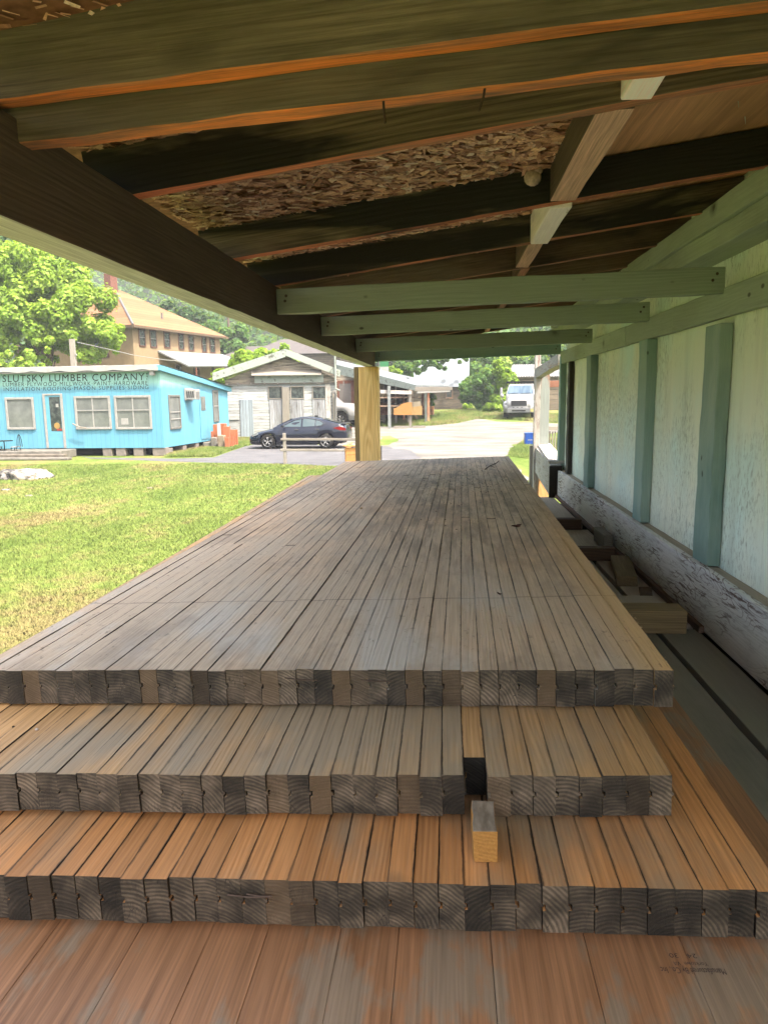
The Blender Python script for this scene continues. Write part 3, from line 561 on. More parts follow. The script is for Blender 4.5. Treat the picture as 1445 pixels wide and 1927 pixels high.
# blades near the camera: real geometry, thinning out with distance
def blades(name, regions, n, label):
    V = []; F = []; k = 0
    for (test, x0, x1, y0, y1, cnt, hh) in regions:
        xs = RNG.uniform(x0, x1, cnt); ys = y0 + (y1-y0)*RNG.power(1.0, cnt)
        for x, y in zip(xs, ys):
            if not test(x, y): continue
            z = zg(y); a = random.random()*6.283; h = hh*random.uniform(.5, 1.3)*(1+y*.012); wd = (.003+.00045*y)*random.uniform(.7, 1.3); lx, ly = random.gauss(0, .5)*h, random.gauss(0, .5)*h
            cx, cy = math.cos(a)*wd, math.sin(a)*wd
            V += [(x-cx, y-cy, z), (x+cx, y+cy, z), (x+lx, y+ly, z+h)]; F.append((k, k+1, k+2)); k += 3
    o = raw(name, V, F, M_BLADE); tag(o, label, 'grass', kind='stuff'); return o
edge = [ (0, 857), (170, 863), (310, 868), (400, 871), (540, 873.5), (640, 877.5)]
E2 = [ground_at(*p) for p in edge]
def ymax(x):
    for a, b in zip(E2, E2[1:]):
        if a.x <= x <= b.x: return a.y+(b.y-a.y)*(x-a.x)/(b.x-a.x)
    return 23.5
inl = lambda x, y: y < ymax(x)-.05 and x > -.80*y - 1 and x < -.10*y - .4 - .0
blades('lawn_grass', [(inl, -7, -1, 3.5, 8, 90000, .032), (inl, -12, -1, 8, 14, 110000, .032), (inl, -20, -1.5, 14, 25, 110000, .035)], 0, 'short patchy lawn with dry brown spots left of the panels')
poly_in = lambda P: (lambda x, y: sum(((a[1] > y) != (b[1] > y)) and (x < (b[0]-a[0])*(y-a[1])/(b[1]-a[1])+a[0]) for a, b in zip(P, P[1:]+P[:1])) % 2 == 1)
V1 = GP((312, 861), (400, 860), (450, 843), (476, 835), (470, 826), (425, 826), (380, 838), (330, 846)); xs_ = [p[0] for p in V1]; ys_ = [p[1] for p in V1]
blades('verge_grass', [(poly_in(V1), min(xs_), max(xs_), min(ys_), max(ys_), 60000, .09)], 0, 'bright grass bank between the blue shop and the driveway')
V2 = GP((716, 803), (790, 803), (860, 797), (900, 788), (960, 790), (1060, 797), (1060, 782), (960, 775), (870, 772), (800, 780), (716, 790)); xs_ = [p[0] for p in V2]; ys_ = [p[1] for p in V2]
blades('yard_grass', [(poly_in(V2), min(xs_), max(xs_), min(ys_), max(ys_), 60000, .12)], 0, 'tall bright grass along the far side of the gravel yard')
V3 = GP((1010, 826), (985, 828), (958, 849), (955, 858), (1000, 864), (1060, 850), (1060, 826)); xs_ = [p[0] for p in V3]; ys_ = [p[1] for p in V3]
sheet('grass_verge', V3, .014, M_GROUND, .1)
blades('corner_grass', [(poly_in(V3), min(xs_), max(xs_), min(ys_), max(ys_), 25000, .06)], 0, 'rounded patch of grass by the blue box')
# ================================================================ blue shop
M_BLUE = None
def siding(name, c, pitch=.20, worn=None, band=None):
    c = tuple(v*K for v in c); g = G(name, .6, .3); p = g.coord(); x, y, z = g.sep(p)
    fr = g.ma('FRACT', g.ma('MULTIPLY', g.ma('ADD', x, g.ma('MULTIPLY', y, 1.0)), 1/pitch)); gr = g.ma('LESS_THAN', g.ma('ABSOLUTE', g.ma('SUBTRACT', fr, .5)), .045)
    col = g.mix(g.mr(g.noise(g.vm('MULTIPLY', p, (1, 1, .2)), 2.2, 4), .3, .7), tuple(v*.92 for v in c), tuple(min(1, v*1.07) for v in c))
    if band: col = g.mix(g.mr(g.ma('ADD', z, g.ma('MULTIPLY', g.noise(p, 3, 3), .25)), band[1], band[1]+.25), col, band[0])
    col = g.mix(g.ma('MULTIPLY', gr, .35), col, tuple(v*.35 for v in c)); g.bump(g.ma('SUBTRACT', 1, gr), .4, .02); return g.out(col)
BLUE = (.25, .73, 1.02)
M_BLUE = siding('sky blue siding', BLUE, band=((.19, .36, .33), 2.85))
M_BLUE_P = plain('sky blue trim', (.25, .73, 1.0), .5, var=.08)
M_WTRIM = plain('dirty white trim', (.66, .66, .64), .6, var=.12, scale=9)
M_GTRIM = plain('grey metal trim', (.42, .42, .40), .4, metal=.3, var=.15)
M_ROOFW = plain('pale membrane roof', (.62, .64, .62), .6, var=.12, scale=4)
g = G('window glass', .08, .6); p = g.coord(); g.out(g.mix(g.mr(g.noise(p, 1.8, 4, .6), .35, .65), (.085, .095, .093), (.13, .14, .137))); M_GLASS = g.m
g = G('dark glass', .08, .6); p = g.coord(); g.out(g.mix(g.mr(g.noise(p, 5, 5, .6), .4, .7), (.015, .02, .022), (.07, .085, .08))); M_GLASSD = g.m
M_BLACK = plain('black metal', (.015, .015, .017), .45, .6)
M_CONC = plain('concrete', (.36, .34, .30), .9, var=.25, scale=5)
M_DARK = plain('painted deep shadow void', (.02, .02, .02), .95)
c0 = at_z(311, 858, 0); B = Frame((c0.x, c0.y, 0), -.03)
shop = thing('lumber_shop', 'sky blue single storey lumber shop with black lettering and a low white roof', 'shop', B.o, B.a)
zt = B.front(307, 697).z; zb = B.front(311, 842.5).z; ztop = B.front(307, 686.5).z
s_end = B.side(428, 730, 0); DEPTH = min(9.5, max(5, s_end.y)); WID = 12.5
zback = B.side(428, 737, 0).z; zbtop = B.side(428, 729, 0).z
m = MB(); m.add([(-WID, 0, zb), (0, 0, zb), (0, DEPTH, zb-.05), (-WID, DEPTH, zb-.05), (-WID, 0, zt), (0, 0, zt), (0, DEPTH, zback), (-WID, DEPTH, zback)], [(0, 3, 2, 1), (4, 5, 6, 7), (0, 1, 5, 4), (1, 2, 6, 5), (2, 3, 7, 6), (3, 0, 4, 7)]); m.build('wall', M_BLUE, shop)
m = MB(); nseg = 40                                       # roof skin with a ragged front lip
for i in range(nseg):
    x0 = -WID-.1+(WID+.15)*i/nseg; x1 = -WID-.1+(WID+.15)*(i+1)/nseg; j0 = .05*math.sin(i*1.7)*.6; j1_ = .05*math.sin((i+1)*1.7)*.6
    m.add([(x0, -.28, zt+.02+j0), (x1, -.28, zt+.02+j1_), (x1, -.25, ztop+j1_*.5), (x0, -.25, ztop+j0*.5), (x0, 0.02, ztop+.02), (x1, .02, ztop+.02)], [(0, 1, 2, 3), (3, 2, 5, 4)])
m.add([(-WID-.1, 0.02, ztop+.02), (.05, .02, ztop+.02), (.3, DEPTH+.3, zbtop), (-WID-.1, DEPTH+.3, zbtop)], [(0, 1, 2, 3)])
m.build('roof', M_ROOFW, shop)
m = MB(); m.add([(-.02, -.26, zt-.01), (.16, -.26, zt-.01), (.16, -.26, ztop-.02), (-.02, -.26, ztop-.02), (-.02, DEPTH+.2, zback-.02), (.16, DEPTH+.2, zback-.02), (.16, DEPTH+.2, zbtop-.01), (-.02, DEPTH+.2, zbtop-.01)], [(0, 1, 2, 3), (4, 7, 6, 5), (0, 4, 5, 1), (1, 5, 6, 2), (2, 6, 7, 3), (3, 7, 4, 0)]); m.build('rake_board', M_BLUE_P, shop, .01)
MB().box(-WID, -.01, -.24, -.001, zt-.03, zt+.02).build('soffit', M_WTRIM, shop)
MB().box(-.35, -.18, -.22, -.02, zt-.19, zt-.03).build('corner_bracket', M_WTRIM, shop)
def window(F, parent, x0, x1, z0, z1, side=False, fr=.07, mull=0, bar=None, glass=None, frame=None, dp=.05, xx=0, yy=0):
    """frame as a window part, panes and bars below it; side=True puts it in the x = xx wall facing +x"""
    def bx(m, a, b, c, d, o0, o1):
        return m.box(xx+o0, xx+o1, a, b, c, d) if side else m.box(a, b, yy-o1, yy-o0, c, d)
    m = MB(); bx(m, x0, x0+fr, z0, z1, .003, dp); bx(m, x1-fr, x1, z0, z1, .003, dp); bx(m, x0+fr, x1-fr, z1-fr, z1, .003, dp); bx(m, x0+fr, x1-fr, z0, z0+fr, .003, dp+.02)
    w_ = m.build('window', frame or M_WTRIM, parent, .006)
    m = MB(); bx(m, x0+fr, x1-fr, z0+fr, z1-fr, .004, .014); m.build('pane', glass or M_GLASS, w_)
    if mull or bar is not None:
        m = MB()
        for k in range(mull): c = x0+fr+(x1-x0-2*fr)*(k+1)/(mull+1); bx(m, c-.025, c+.025, z0+fr, z1-fr, .018, .036)
        for b_ in (bar or []): z = z0+(z1-z0)*b_; bx(m, x0+fr, x1-fr, z-.02, z+.02, .0385, .05)
        m.build('glazing_bar', M_WTRIM, w_)
    return w_
for q, kw in (((10, 748, 69, 808), dict()), ((140, 745.5, 212, 807.5), dict(mull=1, bar=[.57])), ((215, 744.5, 288, 807.5), dict(mull=1, bar=[.57]))):
    window(B, shop, *B.rect(*q), fr=.09, **kw)
for q, kw in (((316, 743, 341, 806), dict(bar=[.5, .3])), ((399, 734, 412, 793), dict(bar=[.5]))):
    window(B, shop, *B.srect(*q), side=True, fr=.08, frame=M_GTRIM, **kw)
# front door
x0, x1, z0, z1 = B.rect(82, 741, 125, 836); z0 = zb+.02
m = MB(); m.box(x0-.02, x0+.07, -.06, -.003, z0, z1).box(x1-.07, x1+.02, -.06, -.003, z0, z1).box(x0+.07, x1-.07, -.06, -.003, z1-.07, z1); m.build('door_frame', M_WTRIM, shop, .005)
d = MB().box(x0+.075, x1-.075, -.035, -.004, z0, z1-.075).build('door', M_BLUE_P, shop, .004)
gx0, gx1, gz0, gz1 = B.rect(92.5, 747, 118, 811); gl = MB().box(gx0+.02, gx1+.02, -.042, -.036, gz0, gz1).build('pane', M_GLASSD, d)
MB().lathe([(0, -.02), (.03, -.018), (.035, 0)], (gx1+.09, -.04, z0+.95), 'Y', 10).build('handle', M_GTRIM, d)
MB().box(gx1-.17, gx1-.05, -.0445, -.0425, gz1-.42, gz1-.28).build('notice', M_WTRIM, d)
MB().lathe([(0, -.0448), (.13, -.0446), (.13, -.0425)], (gx0+.28, -.0, gz0+.22), 'Y', 16).build('round_sticker', plain('yellow orange sticker', (.65, .42, .12), .6), d)
MB().box(gx0+.26, gx0+.48, -.0447, -.0427, gz0+.01, gz0+.10).build('red_sticker', plain('red sticker', (.55, .06, .03), .6), d)
# side door, flush panel with a narrow light
x0, x1, z0, z1 = B.srect(374, 737, 391, 825); d = MB().box(.003, .03, x0, x1, z0, z1).build('side_door', M_BLUE_P, shop, .01)
x0, x1, z0, z1 = B.srect(376.5, 746, 386, 772); MB().box(.031, .045, x0, x1, z0, z1).build('pane', M_GTRIM, d)
MB().box(.046, .05, x0+.06, x1-.06, z0+.05, z1-.05).build('glass', M_GLASS, d)
# concrete block piers under the wall
m_pier = plain('concrete block', (.43, .38, .34), .9, var=.2, scale=7)
for px0, px1 in ((193, 210), (218, 236), (251, 269), (287, 313)):
    a = B.front(px0, 850); b_ = B.front(px1, 850); MB().box(a.x, b_.x, .03, .35, 0, zb-.003).build('foundation_block', m_pier, shop, .02)
for y in (.5, 2, 3.5): MB().box(-.42, -.02, y, y+.4, 0, zb-.06).build('foundation_block', m_pier, shop, .02)
for k in range(5): MB().box(-7.2-k*1.1, -6.8-k*1.1, .03, .35, 0, zb-.003).build('foundation_block', m_pier, shop, .02)
MB().box(-WID+.2, -.6, .6, DEPTH-.5, .01, zb-.08).build('crawl_space_shade', M_DARK, shop)  # near-black box, the shade under the shop put in as colour
a = B.front(229.5, 799, 0); b_ = B.front(242, 787, 0); MB().box(a.x, b_.x, -.022, -.016, a.z, b_.z).build('paper_notice', M_WTRIM, shop)
br = MB(); q = [B.M @ B.front(x, y, -.22) for x, y in ((137, 797), (144, 801), (152, 804), (163, 805))]; br.path(q, .028, 6); br.path([q[1], B.M @ B.front(150, 802, -.2)], .02, 5); tag(br.build('broken_branch', M_GREYW), 'grey broken branch resting on the sill of the middle shop window', 'branch')
# lettering painted on the front
M_LET = plain('black sign paint', (.012, .014, .016), .6, var=.3, scale=20)
def fmap(ax, ay, bx_, by_, th=.0):
    """px of the left bottom, left top, right bottom, right top corners of a line of writing"""
    P = [B.front(*q) for q in (ax, ay, bx_, by_)]
    return lambda u, v, w_: tuple((P[0]*(1-u)+P[2]*u)*(1-v)+(P[1]*(1-u)+P[3]*u)*v + Vector((0, -.004-w_*.05, 0)))
def seriffed(s, ax, ay, bx_, by_, **k): return (s, dict(map=fmap(ax, ay, bx_, by_), **k))
lettering([seriffed('SLUTSKY LUMBER COMPANY', (5.5, 719), (5.5, 706), (272.5, 715.5), (272.5, 701.8), st=(0, .0), sp=1.15),
           seriffed('LUMBER·PLYWOOD·MILLWORK·PAINT·HARDWARE', (6.3, 727.3), (6.3, 719.9), (278.5, 724.2), (278.5, 716.5), st=(0, .0), sp=1.25),
           seriffed('INSULATION·ROOFING·MASON SUPPLIES·SIDING', (8, 736), (8, 729), (280, 732.2), (280, 725), st=(0, .0), sp=1.25),
           seriffed('I', (276.2, 705), (276.2, 702), (278.2, 705), (278.2, 702), tight=1), seriffed('N', (275.6, 710.3), (275.6, 706.3), (278.8, 710.3), (278.8, 706.3), tight=1), seriffed('C', (275.8, 715), (275.8, 711.3), (278.8, 715), (278.8, 711.3), tight=1)],
          'painted_lettering', M_LET, shop)
# serifs: short bars at the foot and head of the main line's uprights are part of the same painting
# window air conditioner
ac = thing('air_conditioner', 'white window air conditioner sticking out of the blue side wall', 'air conditioner', B.M @ Vector((0, 0, 0)), B.a)
y0, y1, z0, z1 = B.srect(347, 733, 357, 752); MB().box(.05, .5, y0, y1, z0, z1).build('housing', M_WTRIM, ac, .02)
m = MB(); m.box(-.02+.04, .05, y0-.05, y1+.35, z0-.03, z1+.06); m.build('mounting_panel', M_WTRIM, ac, .01)
m = MB(); [m.box(.501, .51, y0+.05, y1-.05, z0+.06+k*.06, z0+.085+k*.06) for k in range(int((z1-z0-.1)/.06))]; m.build('grille', M_GTRIM, ac)
m = MB(); [m.box(.1+k*.09, .15+k*.09, y0-.006, y0, z0+.08, z1-.08) for k in range(4)]; m.build('side_vent', M_BLACK, ac)
# steps before the front door
st_ = thing('entrance_steps', 'three weathered grey steps in front of the blue shop door', 'steps', B.o, B.a)
xl, xr = B.front(16, 850).x, B.front(152, 850).x
for k, (l, r, d0, d1, t) in enumerate(((xl+.15, xr-.15, -1.25, -.03, (zb-.02)), (xl-.1, xr+.18, -1.6, -1.253, zb*.62), (xl-.25, xr+.55, -1.95, -1.603, zb*.3))):
    MB().box(l, r, d0 if k else d0, -.03-.002*k if k == 0 else d1, 0, t).build('step', M_CONC if k != 1 else plain('grey step', (.32, .28, .23), .9, var=.3, scale=4), st_, .03)
# bistro table and chairs
def bchair(x, rz, label):
    t = thing('garden_chair', label, 'chair', B.M @ Vector((x, -.9, .0)), rz, 'black metal garden chairs by the shop')
    m = MB(); m.lathe([(0, .45), (.19, .45), (.20, .465), (.18, .48), (0, .485)], (0, 0, 0), 'Z', 16); m.build('seat', plain('pale seat pad', (.4, .42, .42), .7), t)
    for a in (.7, 2.4, 3.9, 5.5): MB().path([(.16*math.cos(a), .16*math.sin(a), .45), (.2*math.cos(a), .2*math.sin(a), .2), (.23*math.cos(a), .23*math.sin(a), 0)], .014).build('leg', M_BLACK, t)
    pts = [(.18, .17*math.cos(q), .46+.5*math.sin(q)) for q in [math.pi*i/10 for i in range(11)]]; m = MB(); m.path(pts, .013); m.path([(.18, -.06, .46), (.19, -.03, .75), (.18, 0, .95)], .01); m.path([(.18, .06, .46), (.19, .03, .75), (.18, 0, .95)], .01); m.build('backrest', M_BLACK, t)
    return t
xc = B.front(31, 850, -.9).x; bchair(xc, B.a, 'black metal garden chair with pale seat beside the shop steps'); bchair(B.front(-4, 850, -.9).x, B.a+3.14, 'black metal garden chair cut off by the left picture edge')
t = thing('bistro_table', 'small round black metal table at the left end of the shop', 'table', B.M @ Vector((B.front(10, 850, -.9).x, -.9, 0)), B.a)
MB().lathe([(0, .70), (.33, .70), (.34, .715), (.33, .725), (0, .725)], (0, 0, 0), 'Z', 20).build('tabletop', M_BLACK, t); MB().tube((0, 0, 0.02), (0, 0, .7), .02).build('stem', M_BLACK, t)
for a in (0.3, 2.4, 4.5): MB().path([(0, 0, .25), (.16*math.cos(a), .16*math.sin(a), .1), (.28*math.cos(a), .28*math.sin(a), 0)], .014).build('leg', M_BLACK, t)
# clay flue tiles and blocks beside the side door
M_CLAY = plain('orange clay', (.80, .26, .12), .85, var=.2, scale=3)
def ftile(px0, px1, ptop, pbot, Y, rz, label, mat=M_CLAY, tilt=0):
    a = at_y(px0, pbot, Y); b_ = at_y(px1, pbot, Y); tp = at_y(px0, ptop, Y); w_ = b_.x-a.x; h = tp.z-a.z; z0 = max(0, a.z) if pbot < 826 else 0
    h = tp.z-z0; m = MB(); t_ = .03; r = w_/2
    O = [(-r, -r), (r, -r), (r, r), (-r, r)]; I_ = [(-r+t_, -r+t_), (r-t_, -r+t_), (r-t_, r-t_), (-r+t_, r-t_)]
    vs = [(x, y, 0) for x, y in O]+[(x, y, h) for x, y in O]+[(x, y, 0) for x, y in I_]+[(x, y, h) for x, y in I_]
    fs = [[i, (i+1) % 4, 4+(i+1) % 4, 4+i] for i in range(4)]+[[8+i, 12+i, 12+(i+1) % 4, 8+(i+1) % 4] for i in range(4)]+[[4+i, 4+(i+1) % 4, 12+(i+1) % 4, 12+i] for i in range(4)]+[[i, 8+i, 8+(i+1) % 4, (i+1) % 4] for i in range(4)]
    o = m.add(vs, fs).build('flue_tile', mat, None, .01, loc=(a.x+w_/2, Y+r, z0)); o.rotation_euler = (0, tilt, rz)
    tag(o, label, 'flue tile', 'clay flue tiles piled by the blue shop')
Yt = 33.2
for a in ((391, 401, 812, 829, Yt+.9, .1, 'low clay flue tile at the left end of the pile against the blue wall'),
          (402, 413, 799, 828, Yt+.3, .1, 'tall clay flue tile at the left of the pile'),
          (410, 424, 797.5, 826, Yt+1.1, 0, 'tallest clay flue tile at the back of the pile'),
          (421, 432, 803, 830, Yt+.2, .08, 'tall clay flue tile right of the white plank'),
          (433, 443, 809, 829, Yt+.5, .1, 'wide clay flue tile near the right end of the pile'),
          (444, 447.5, 808.5, 829, Yt+.6, 0, 'narrow clay flue tile at the far right of the pile'),
          (423, 431, 823, 836, Yt-.9, .12, 'short clay flue tile at the front left of the low row'),
          (431.5, 435, 822.5, 834, Yt-.6, .1, 'short narrow clay flue tile in the middle of the low row'),
          (436, 439.5, 822, 833, Yt-.5, .1, 'short narrow clay flue tile at the right of the low row')): ftile(*a)
a = at_y(415, 830, Yt-.1); tag(timber('white_plank', (a.x, Yt-.2, .25), (a.x-.1, Yt+.1, 1.15), .16, .04, M_WTRIM), 'short white plank leaning among the clay flue tiles', 'plank')
a = at_y(411, 832, Yt-.6); tag(MB().box(a.x, a.x+.30, Yt-.7, Yt-.35, .0, .62).build('concrete_block', plain('tan block', (.52, .42, .30), .9, var=.2), None, .03), 'tan concrete block in front of the white plank', 'block')
a = at_y(398, 836, Yt-.3); tag(MB().box(a.x, a.x+.25, Yt-.4, Yt-.1, .0, .52).build('rubble_block', M_CONC, None, .04), 'small rough grey block at the left of the clay pile', 'block')
a = at_y(405, 838, Yt-.6); tag(MB().box(a.x-.7, a.x+.35, Yt-.25, Yt+1.4, 0, .28).build('concrete_stoop', M_CONC, None, .04), 'low mossy concrete stoop under the clay pile', 'stoop')
# rock in the lawn
def rock(name, c, sx, sy, sz, label, mat, seed=0):
    bm = bmesh.new(); bmesh.ops.create_icosphere(bm, subdivisions=4, radius=1); rr = random.Random(seed); ph = [rr.random()*6 for _ in range(6)]
    for v in bm.verts:
        p = v.co; q = 1+.13*math.sin(3*p.x+ph[0])*math.sin(4*p.y+ph[1])+.07*math.sin(9*p.x+ph[2])*math.sin(8*p.z+ph[3])+.04*math.sin(17*p.y+ph[4]+9*p.x)
        v.co = Vector((p.x*sx*q, p.y*sy*q, max(-.3, min(p.z, .72+.05*math.sin(5*p.x)))*sz*q))
    me = bpy.data.meshes.new(name); bm.to_mesh(me); bm.free(); me.materials.append(mat); o = bpy.data.objects.new(name, me); COL.objects.link(o); o.location = c; return tag(o, label, 'rock')
g = G('mottled rock', .9, .2); p = g.coord(); c = g.mix(g.mr(g.noise(p, 2.2, 6, .65), .42, .58), (.035, .033, .035), (.24, .23, .21)); c = g.mix(g.mr(g.noise(p, 5, 5), .56, .64), c, (.14, .12, .10)); g.bump(g.noise(p, 6, 6), .8, .06); M_ROCK = g.out(c)
pr = ground_at(30, 903); rock('boulder', (pr.x, pr.y+.4, 0), .80, .55, .36, 'flat topped grey and white boulder in the lawn at the left', M_ROCK, 3)
for i, (px, py, s, l) in enumerate(((12, 923, .12, 'dark stone in the lawn left below the boulder'), (55, 934, .09, 'pale stone right of the dark stone in the lawn'), (282, 919, .07, 'small flat tan stone alone in the middle of the lawn'))):
    pr = ground_at(px, py); rock('stone', (pr.x, pr.y, 0), s, s*.7, s*.5, l, M_ROCK if i == 0 else plain('pale stone', (.5, .45, .38), .9), 10+i)
# ================================================================ split rail fence and planter by the post
fc = thing('rail_fence', 'weathered grey two rail fence in front of the dark car', 'fence', (0, 0, 0))
p0 = ground_at(537, 873); yF = p0.y
hp = at_y(537, 815, yF).z; timber('post', (p0.x, yF, 0), (p0.x, yF, hp), .10, .11, M_GREYW, fc, jit=.006, bevel=.01)
for py0, py1, xx in ((826.5, 827, 529), (846.5, 848, 528)):
    a = at_y(xx, py0, yF); b_ = at_y(672, py1, yF+.3); timber('rail', (a.x, yF-.06, a.z), (b_.x+.8, yF+.24, b_.z), .05, .085, M_GREYW, fc, jit=.006, bevel=.012)
a = ground_at(700, 873); timber('post', (a.x, yF+.2, 0), (a.x, yF+.2, hp), .10, .11, M_GREYW, fc, jit=.006, bevel=.01)
M_CEDAR = wood('cedar boards', (.40, .20, .07), (.33, .16, .05), ring=.014, fibre=.2, var=.12)
pl = thing('wooden_planter', 'orange cedar box behind the yellow post at the end of the panels', 'planter box', (0, 0, 0))
a = at_y(651, 868, 20.5); zt_ = at_y(651, 841, 20.5).z; L0 = a.x
for k in range(4): timber('side_board', (L0, 20.5, .07+k*(zt_-.05)/4+.06), (L0+.9, 20.5, .07+k*(zt_-.05)/4+.06), .03, (zt_-.05)/4-.008, M_CEDAR, pl)
for k in range(4): timber('end_board', (L0-.016, 20.52, .07+k*(zt_-.05)/4+.06), (L0-.016, 22.0, .07+k*(zt_-.05)/4+.06), .03, (zt_-.05)/4-.008, M_CEDAR, pl)
timber('rim', (L0-.03, 20.48, zt_+.03), (L0+.95, 20.48, zt_+.03), .10, .03, M_CEDAR, pl); timber('rim', (L0-.03, 20.55, zt_+.03), (L0-.03, 22.0, zt_+.03), .10, .03, M_CEDAR, pl)
MB().box(L0+.02, L0+.9, 20.54, 22, .1, zt_-.08).build('soil', plain('soil', (.07, .05, .035), .95), pl)
# ================================================================ grey barn
Yb = 39.2
BN = Frame((at_y(427, 828, Yb).x, Yb, zg(Yb)), 0.17)
barn = thing('old_barn', 'old grey and white barn of peeling planks with three dark windows', 'barn', BN.o, BN.a)
def planks(name, c1, c2, pitch, vertical=False, worn=(.12, .11, .10), wa=(.5, .66)):
    c1, c2, worn = (tuple(v*K for v in q_) for q_ in (c1, c2, worn)); g = G(name, .85, .15); p = g.coord(); x, y, z = g.sep(p); q = g.ma('MULTIPLY', x if vertical else z, 1/pitch); fr = g.ma('FRACT', q); idn = g.ma('FRACT', g.ma('MULTIPLY', g.ma('SINE', g.ma('MULTIPLY', g.ma('FLOOR', q), 12.9)), 437.5))
    sc_ = (1, 1, .12) if vertical else (.12, 1, 1)
    c = g.mix(g.mr(g.noise(g.vm('MULTIPLY', p, sc_), 14, 5, .65), .4, .62), c1, c2); c = g.mul(c, g.mr(idn, 0, 1, .78, 1.15))
    c = g.mix(g.mr(g.noise(g.vm('MULTIPLY', g.vm('ADD', p, (3, 0, g.mr(idn, 0, 1, 0, 1) if False else 5)), sc_), 8, 6, .7), *wa), c, worn)
    gap = g.ma('LESS_THAN', fr, .09); c = g.mix(g.ma('MULTIPLY', gap, .75), c, (.04, .035, .03)); g.bump(g.ma('SUBTRACT', 1, gap), .5, .02); return g.out(c)
M_BPL = planks('peeling white barn boards', (.90, .97, 1.0), (.72, .75, .74), .17, worn=(.32, .31, .28), wa=(.52, .66))
M_BDOOR = planks('silver grey door boards', (.66, .70, .76), (.45, .45, .46), .14, True, worn=(.17, .155, .14), wa=(.55, .68))
M_BDOOR2 = planks('pale blue door boards', (.62, .76, .86), (.52, .62, .70), .16, True, worn=(.20, .20, .20), wa=(.6, .72))
M_GABLE = planks('brown gable boards', (.80, .70, .52), (.50, .45, .38), .16, worn=(.10, .09, .08), wa=(.48, .64))
g = G('mildewed pale green fascia', .7, .2); p = g.coord(); c = g.mix(g.mr(g.noise(p, 4, 6, .75), .56, .64), (.20, .23, .205), (.065, .065, .05)); M_FASC = g.out(c)
g = G('white corrugated metal', .35, .4); p = g.coord(); x, y, z = g.sep(p); g.bump(g.ma('SINE', g.ma('MULTIPLY', x, 40)), .3, .02); M_METAL = g.out(g.mix(g.mr(g.noise(p, .7, 4), .35, .65), (.10, .11, .125), (.135, .147, .158)))
f = BN.front
pk = f(538, 661); le = f(402, 706); rk = f(631, 700); wl = f(427, 712); wr = f(632, 700); WZ = f(540, 722).z
RX = wr.x
m = MB(); m.box(0, RX, 0, .12, 0, WZ); front_w = m.build('wall', M_BPL, barn)
MB().box(0.003, RX-.003, .121, 6.5, 0, WZ).build('barn_body', M_BPL, barn)
m = MB(); m.prism([(0.05, .0, WZ+.002), (RX, .0, WZ+.002), (RX, 0, rk.z-.35), (pk.x, 0, pk.z-.25), (.05, 0, wl.z-.1)], (0, .12, 0)); m.build('gable', M_GABLE, barn)
# white boards band and strip below the gable
x0, x1, z0, z1 = BN.rect(479, 706, 609, 721); MB().box(x0, x1, -.04, -.002, z0, z1).build('sign_band', M_FASC, barn)
for q in ((527.7, 706, 528.7, 721), (584, 706, 585, 721), (498, 706, 499, 721)): a = BN.rect(*q); MB().box(a[0], a[1], -.043, -.0405, a[2], a[3]).build('batten', M_GREYW, barn)
x0, x1, z0, z1 = BN.rect(474, 699, 605, 704); m = MB(); m.prism([(x0, -.01, z1+.05), (x0, -.35, z0-.02), (x0, -.35, z0-.06), (x0, -.01, z0)], (x1-x0, 0, 0)); m.build('pent_roof', M_GREYW, barn)
a = f(430, 723); b_ = f(634, 720.5); timber('track_rail', (a.x, -.10, a.z), (b_.x, -.10, b_.z), .05, .07, plain('rusty track', (.16, .14, .12), .7), barn)
for k in range(9): xk = a.x+.5+k*.72; MB().box(xk, xk+.05, -.14, -.13, b_.z-.12, b_.z+.08).build('track_bracket', M_GTRIM, barn)
# roof: steep main gable with a long flatter lean-to running off to the right
DP = 7
def slab(name, pts, th, mat, parent): return MB().prism(pts, th).build(name, mat, parent)
slab('roof', [(le.x, -.35, le.z+.05), (pk.x, -.35, pk.z+.05), (pk.x, DP, pk.z+.05), (le.x, DP, le.z+.05)], (0, 0, .06), M_METAL, barn)
slab('roof', [(pk.x+.001, -.35, pk.z+.05), (rk.x+.3, -.35, rk.z+.02), (rk.x+.3, DP, rk.z+.02), (pk.x+.001, DP, pk.z+.05)], (0, 0, .06), M_METAL, barn)
def fascia(a, b_, w0, y=-.40): 
    n = Vector((0, 0, -w0)); return MB().prism([(a.x, y, a.z), (b_.x, y, b_.z), (b_.x, y, b_.z-w0), (a.x, y, a.z-w0)], (0, .045, 0)).build('rake_board', M_FASC, barn, .008)
fascia(Vector((le.x, 0, le.z+.10)), Vector((pk.x, 0, pk.z+.10)), .42); fascia(Vector((pk.x+.002, 0, pk.z+.10)), Vector((rk.x+.25, 0, rk.z+.08)), .36)
# windows and doors
for q in ((504, 727, 532, 751), (546, 727, 573, 751), (587, 727, 614, 751)): window(BN, barn, *BN.rect(*q), fr=.05, glass=M_GLASSD, frame=M_GREYW, yy=0)
for q, mt in (((507, 752, 534, 797), M_BDOOR), ((546.5, 752, 573, 797), M_BDOOR), ((588, 752, 614.5, 797), M_BDOOR), ((451, 752, 478.5, 822), M_BDOOR2), ((428, 752, 450, 790), M_BPL)):
    a = BN.rect(*q); MB().box(a[0], a[1], -.05, -.003, max(.02, a[2]-(.9 if q[3] == 797 else 0)), a[3]).build('door', mt, barn, .01)
a = f(538, 790); b_ = f(538, 729); timber('door_post', (a.x, -.12, 0), (b_.x, -.12, b_.z), .38, .10, M_GREYW, barn)
a = f(619, 800); timber('corner_board', (a.x, -.03, 0), (a.x, -.03, WZ-.05), .28, .05, M_WHITEW, barn)
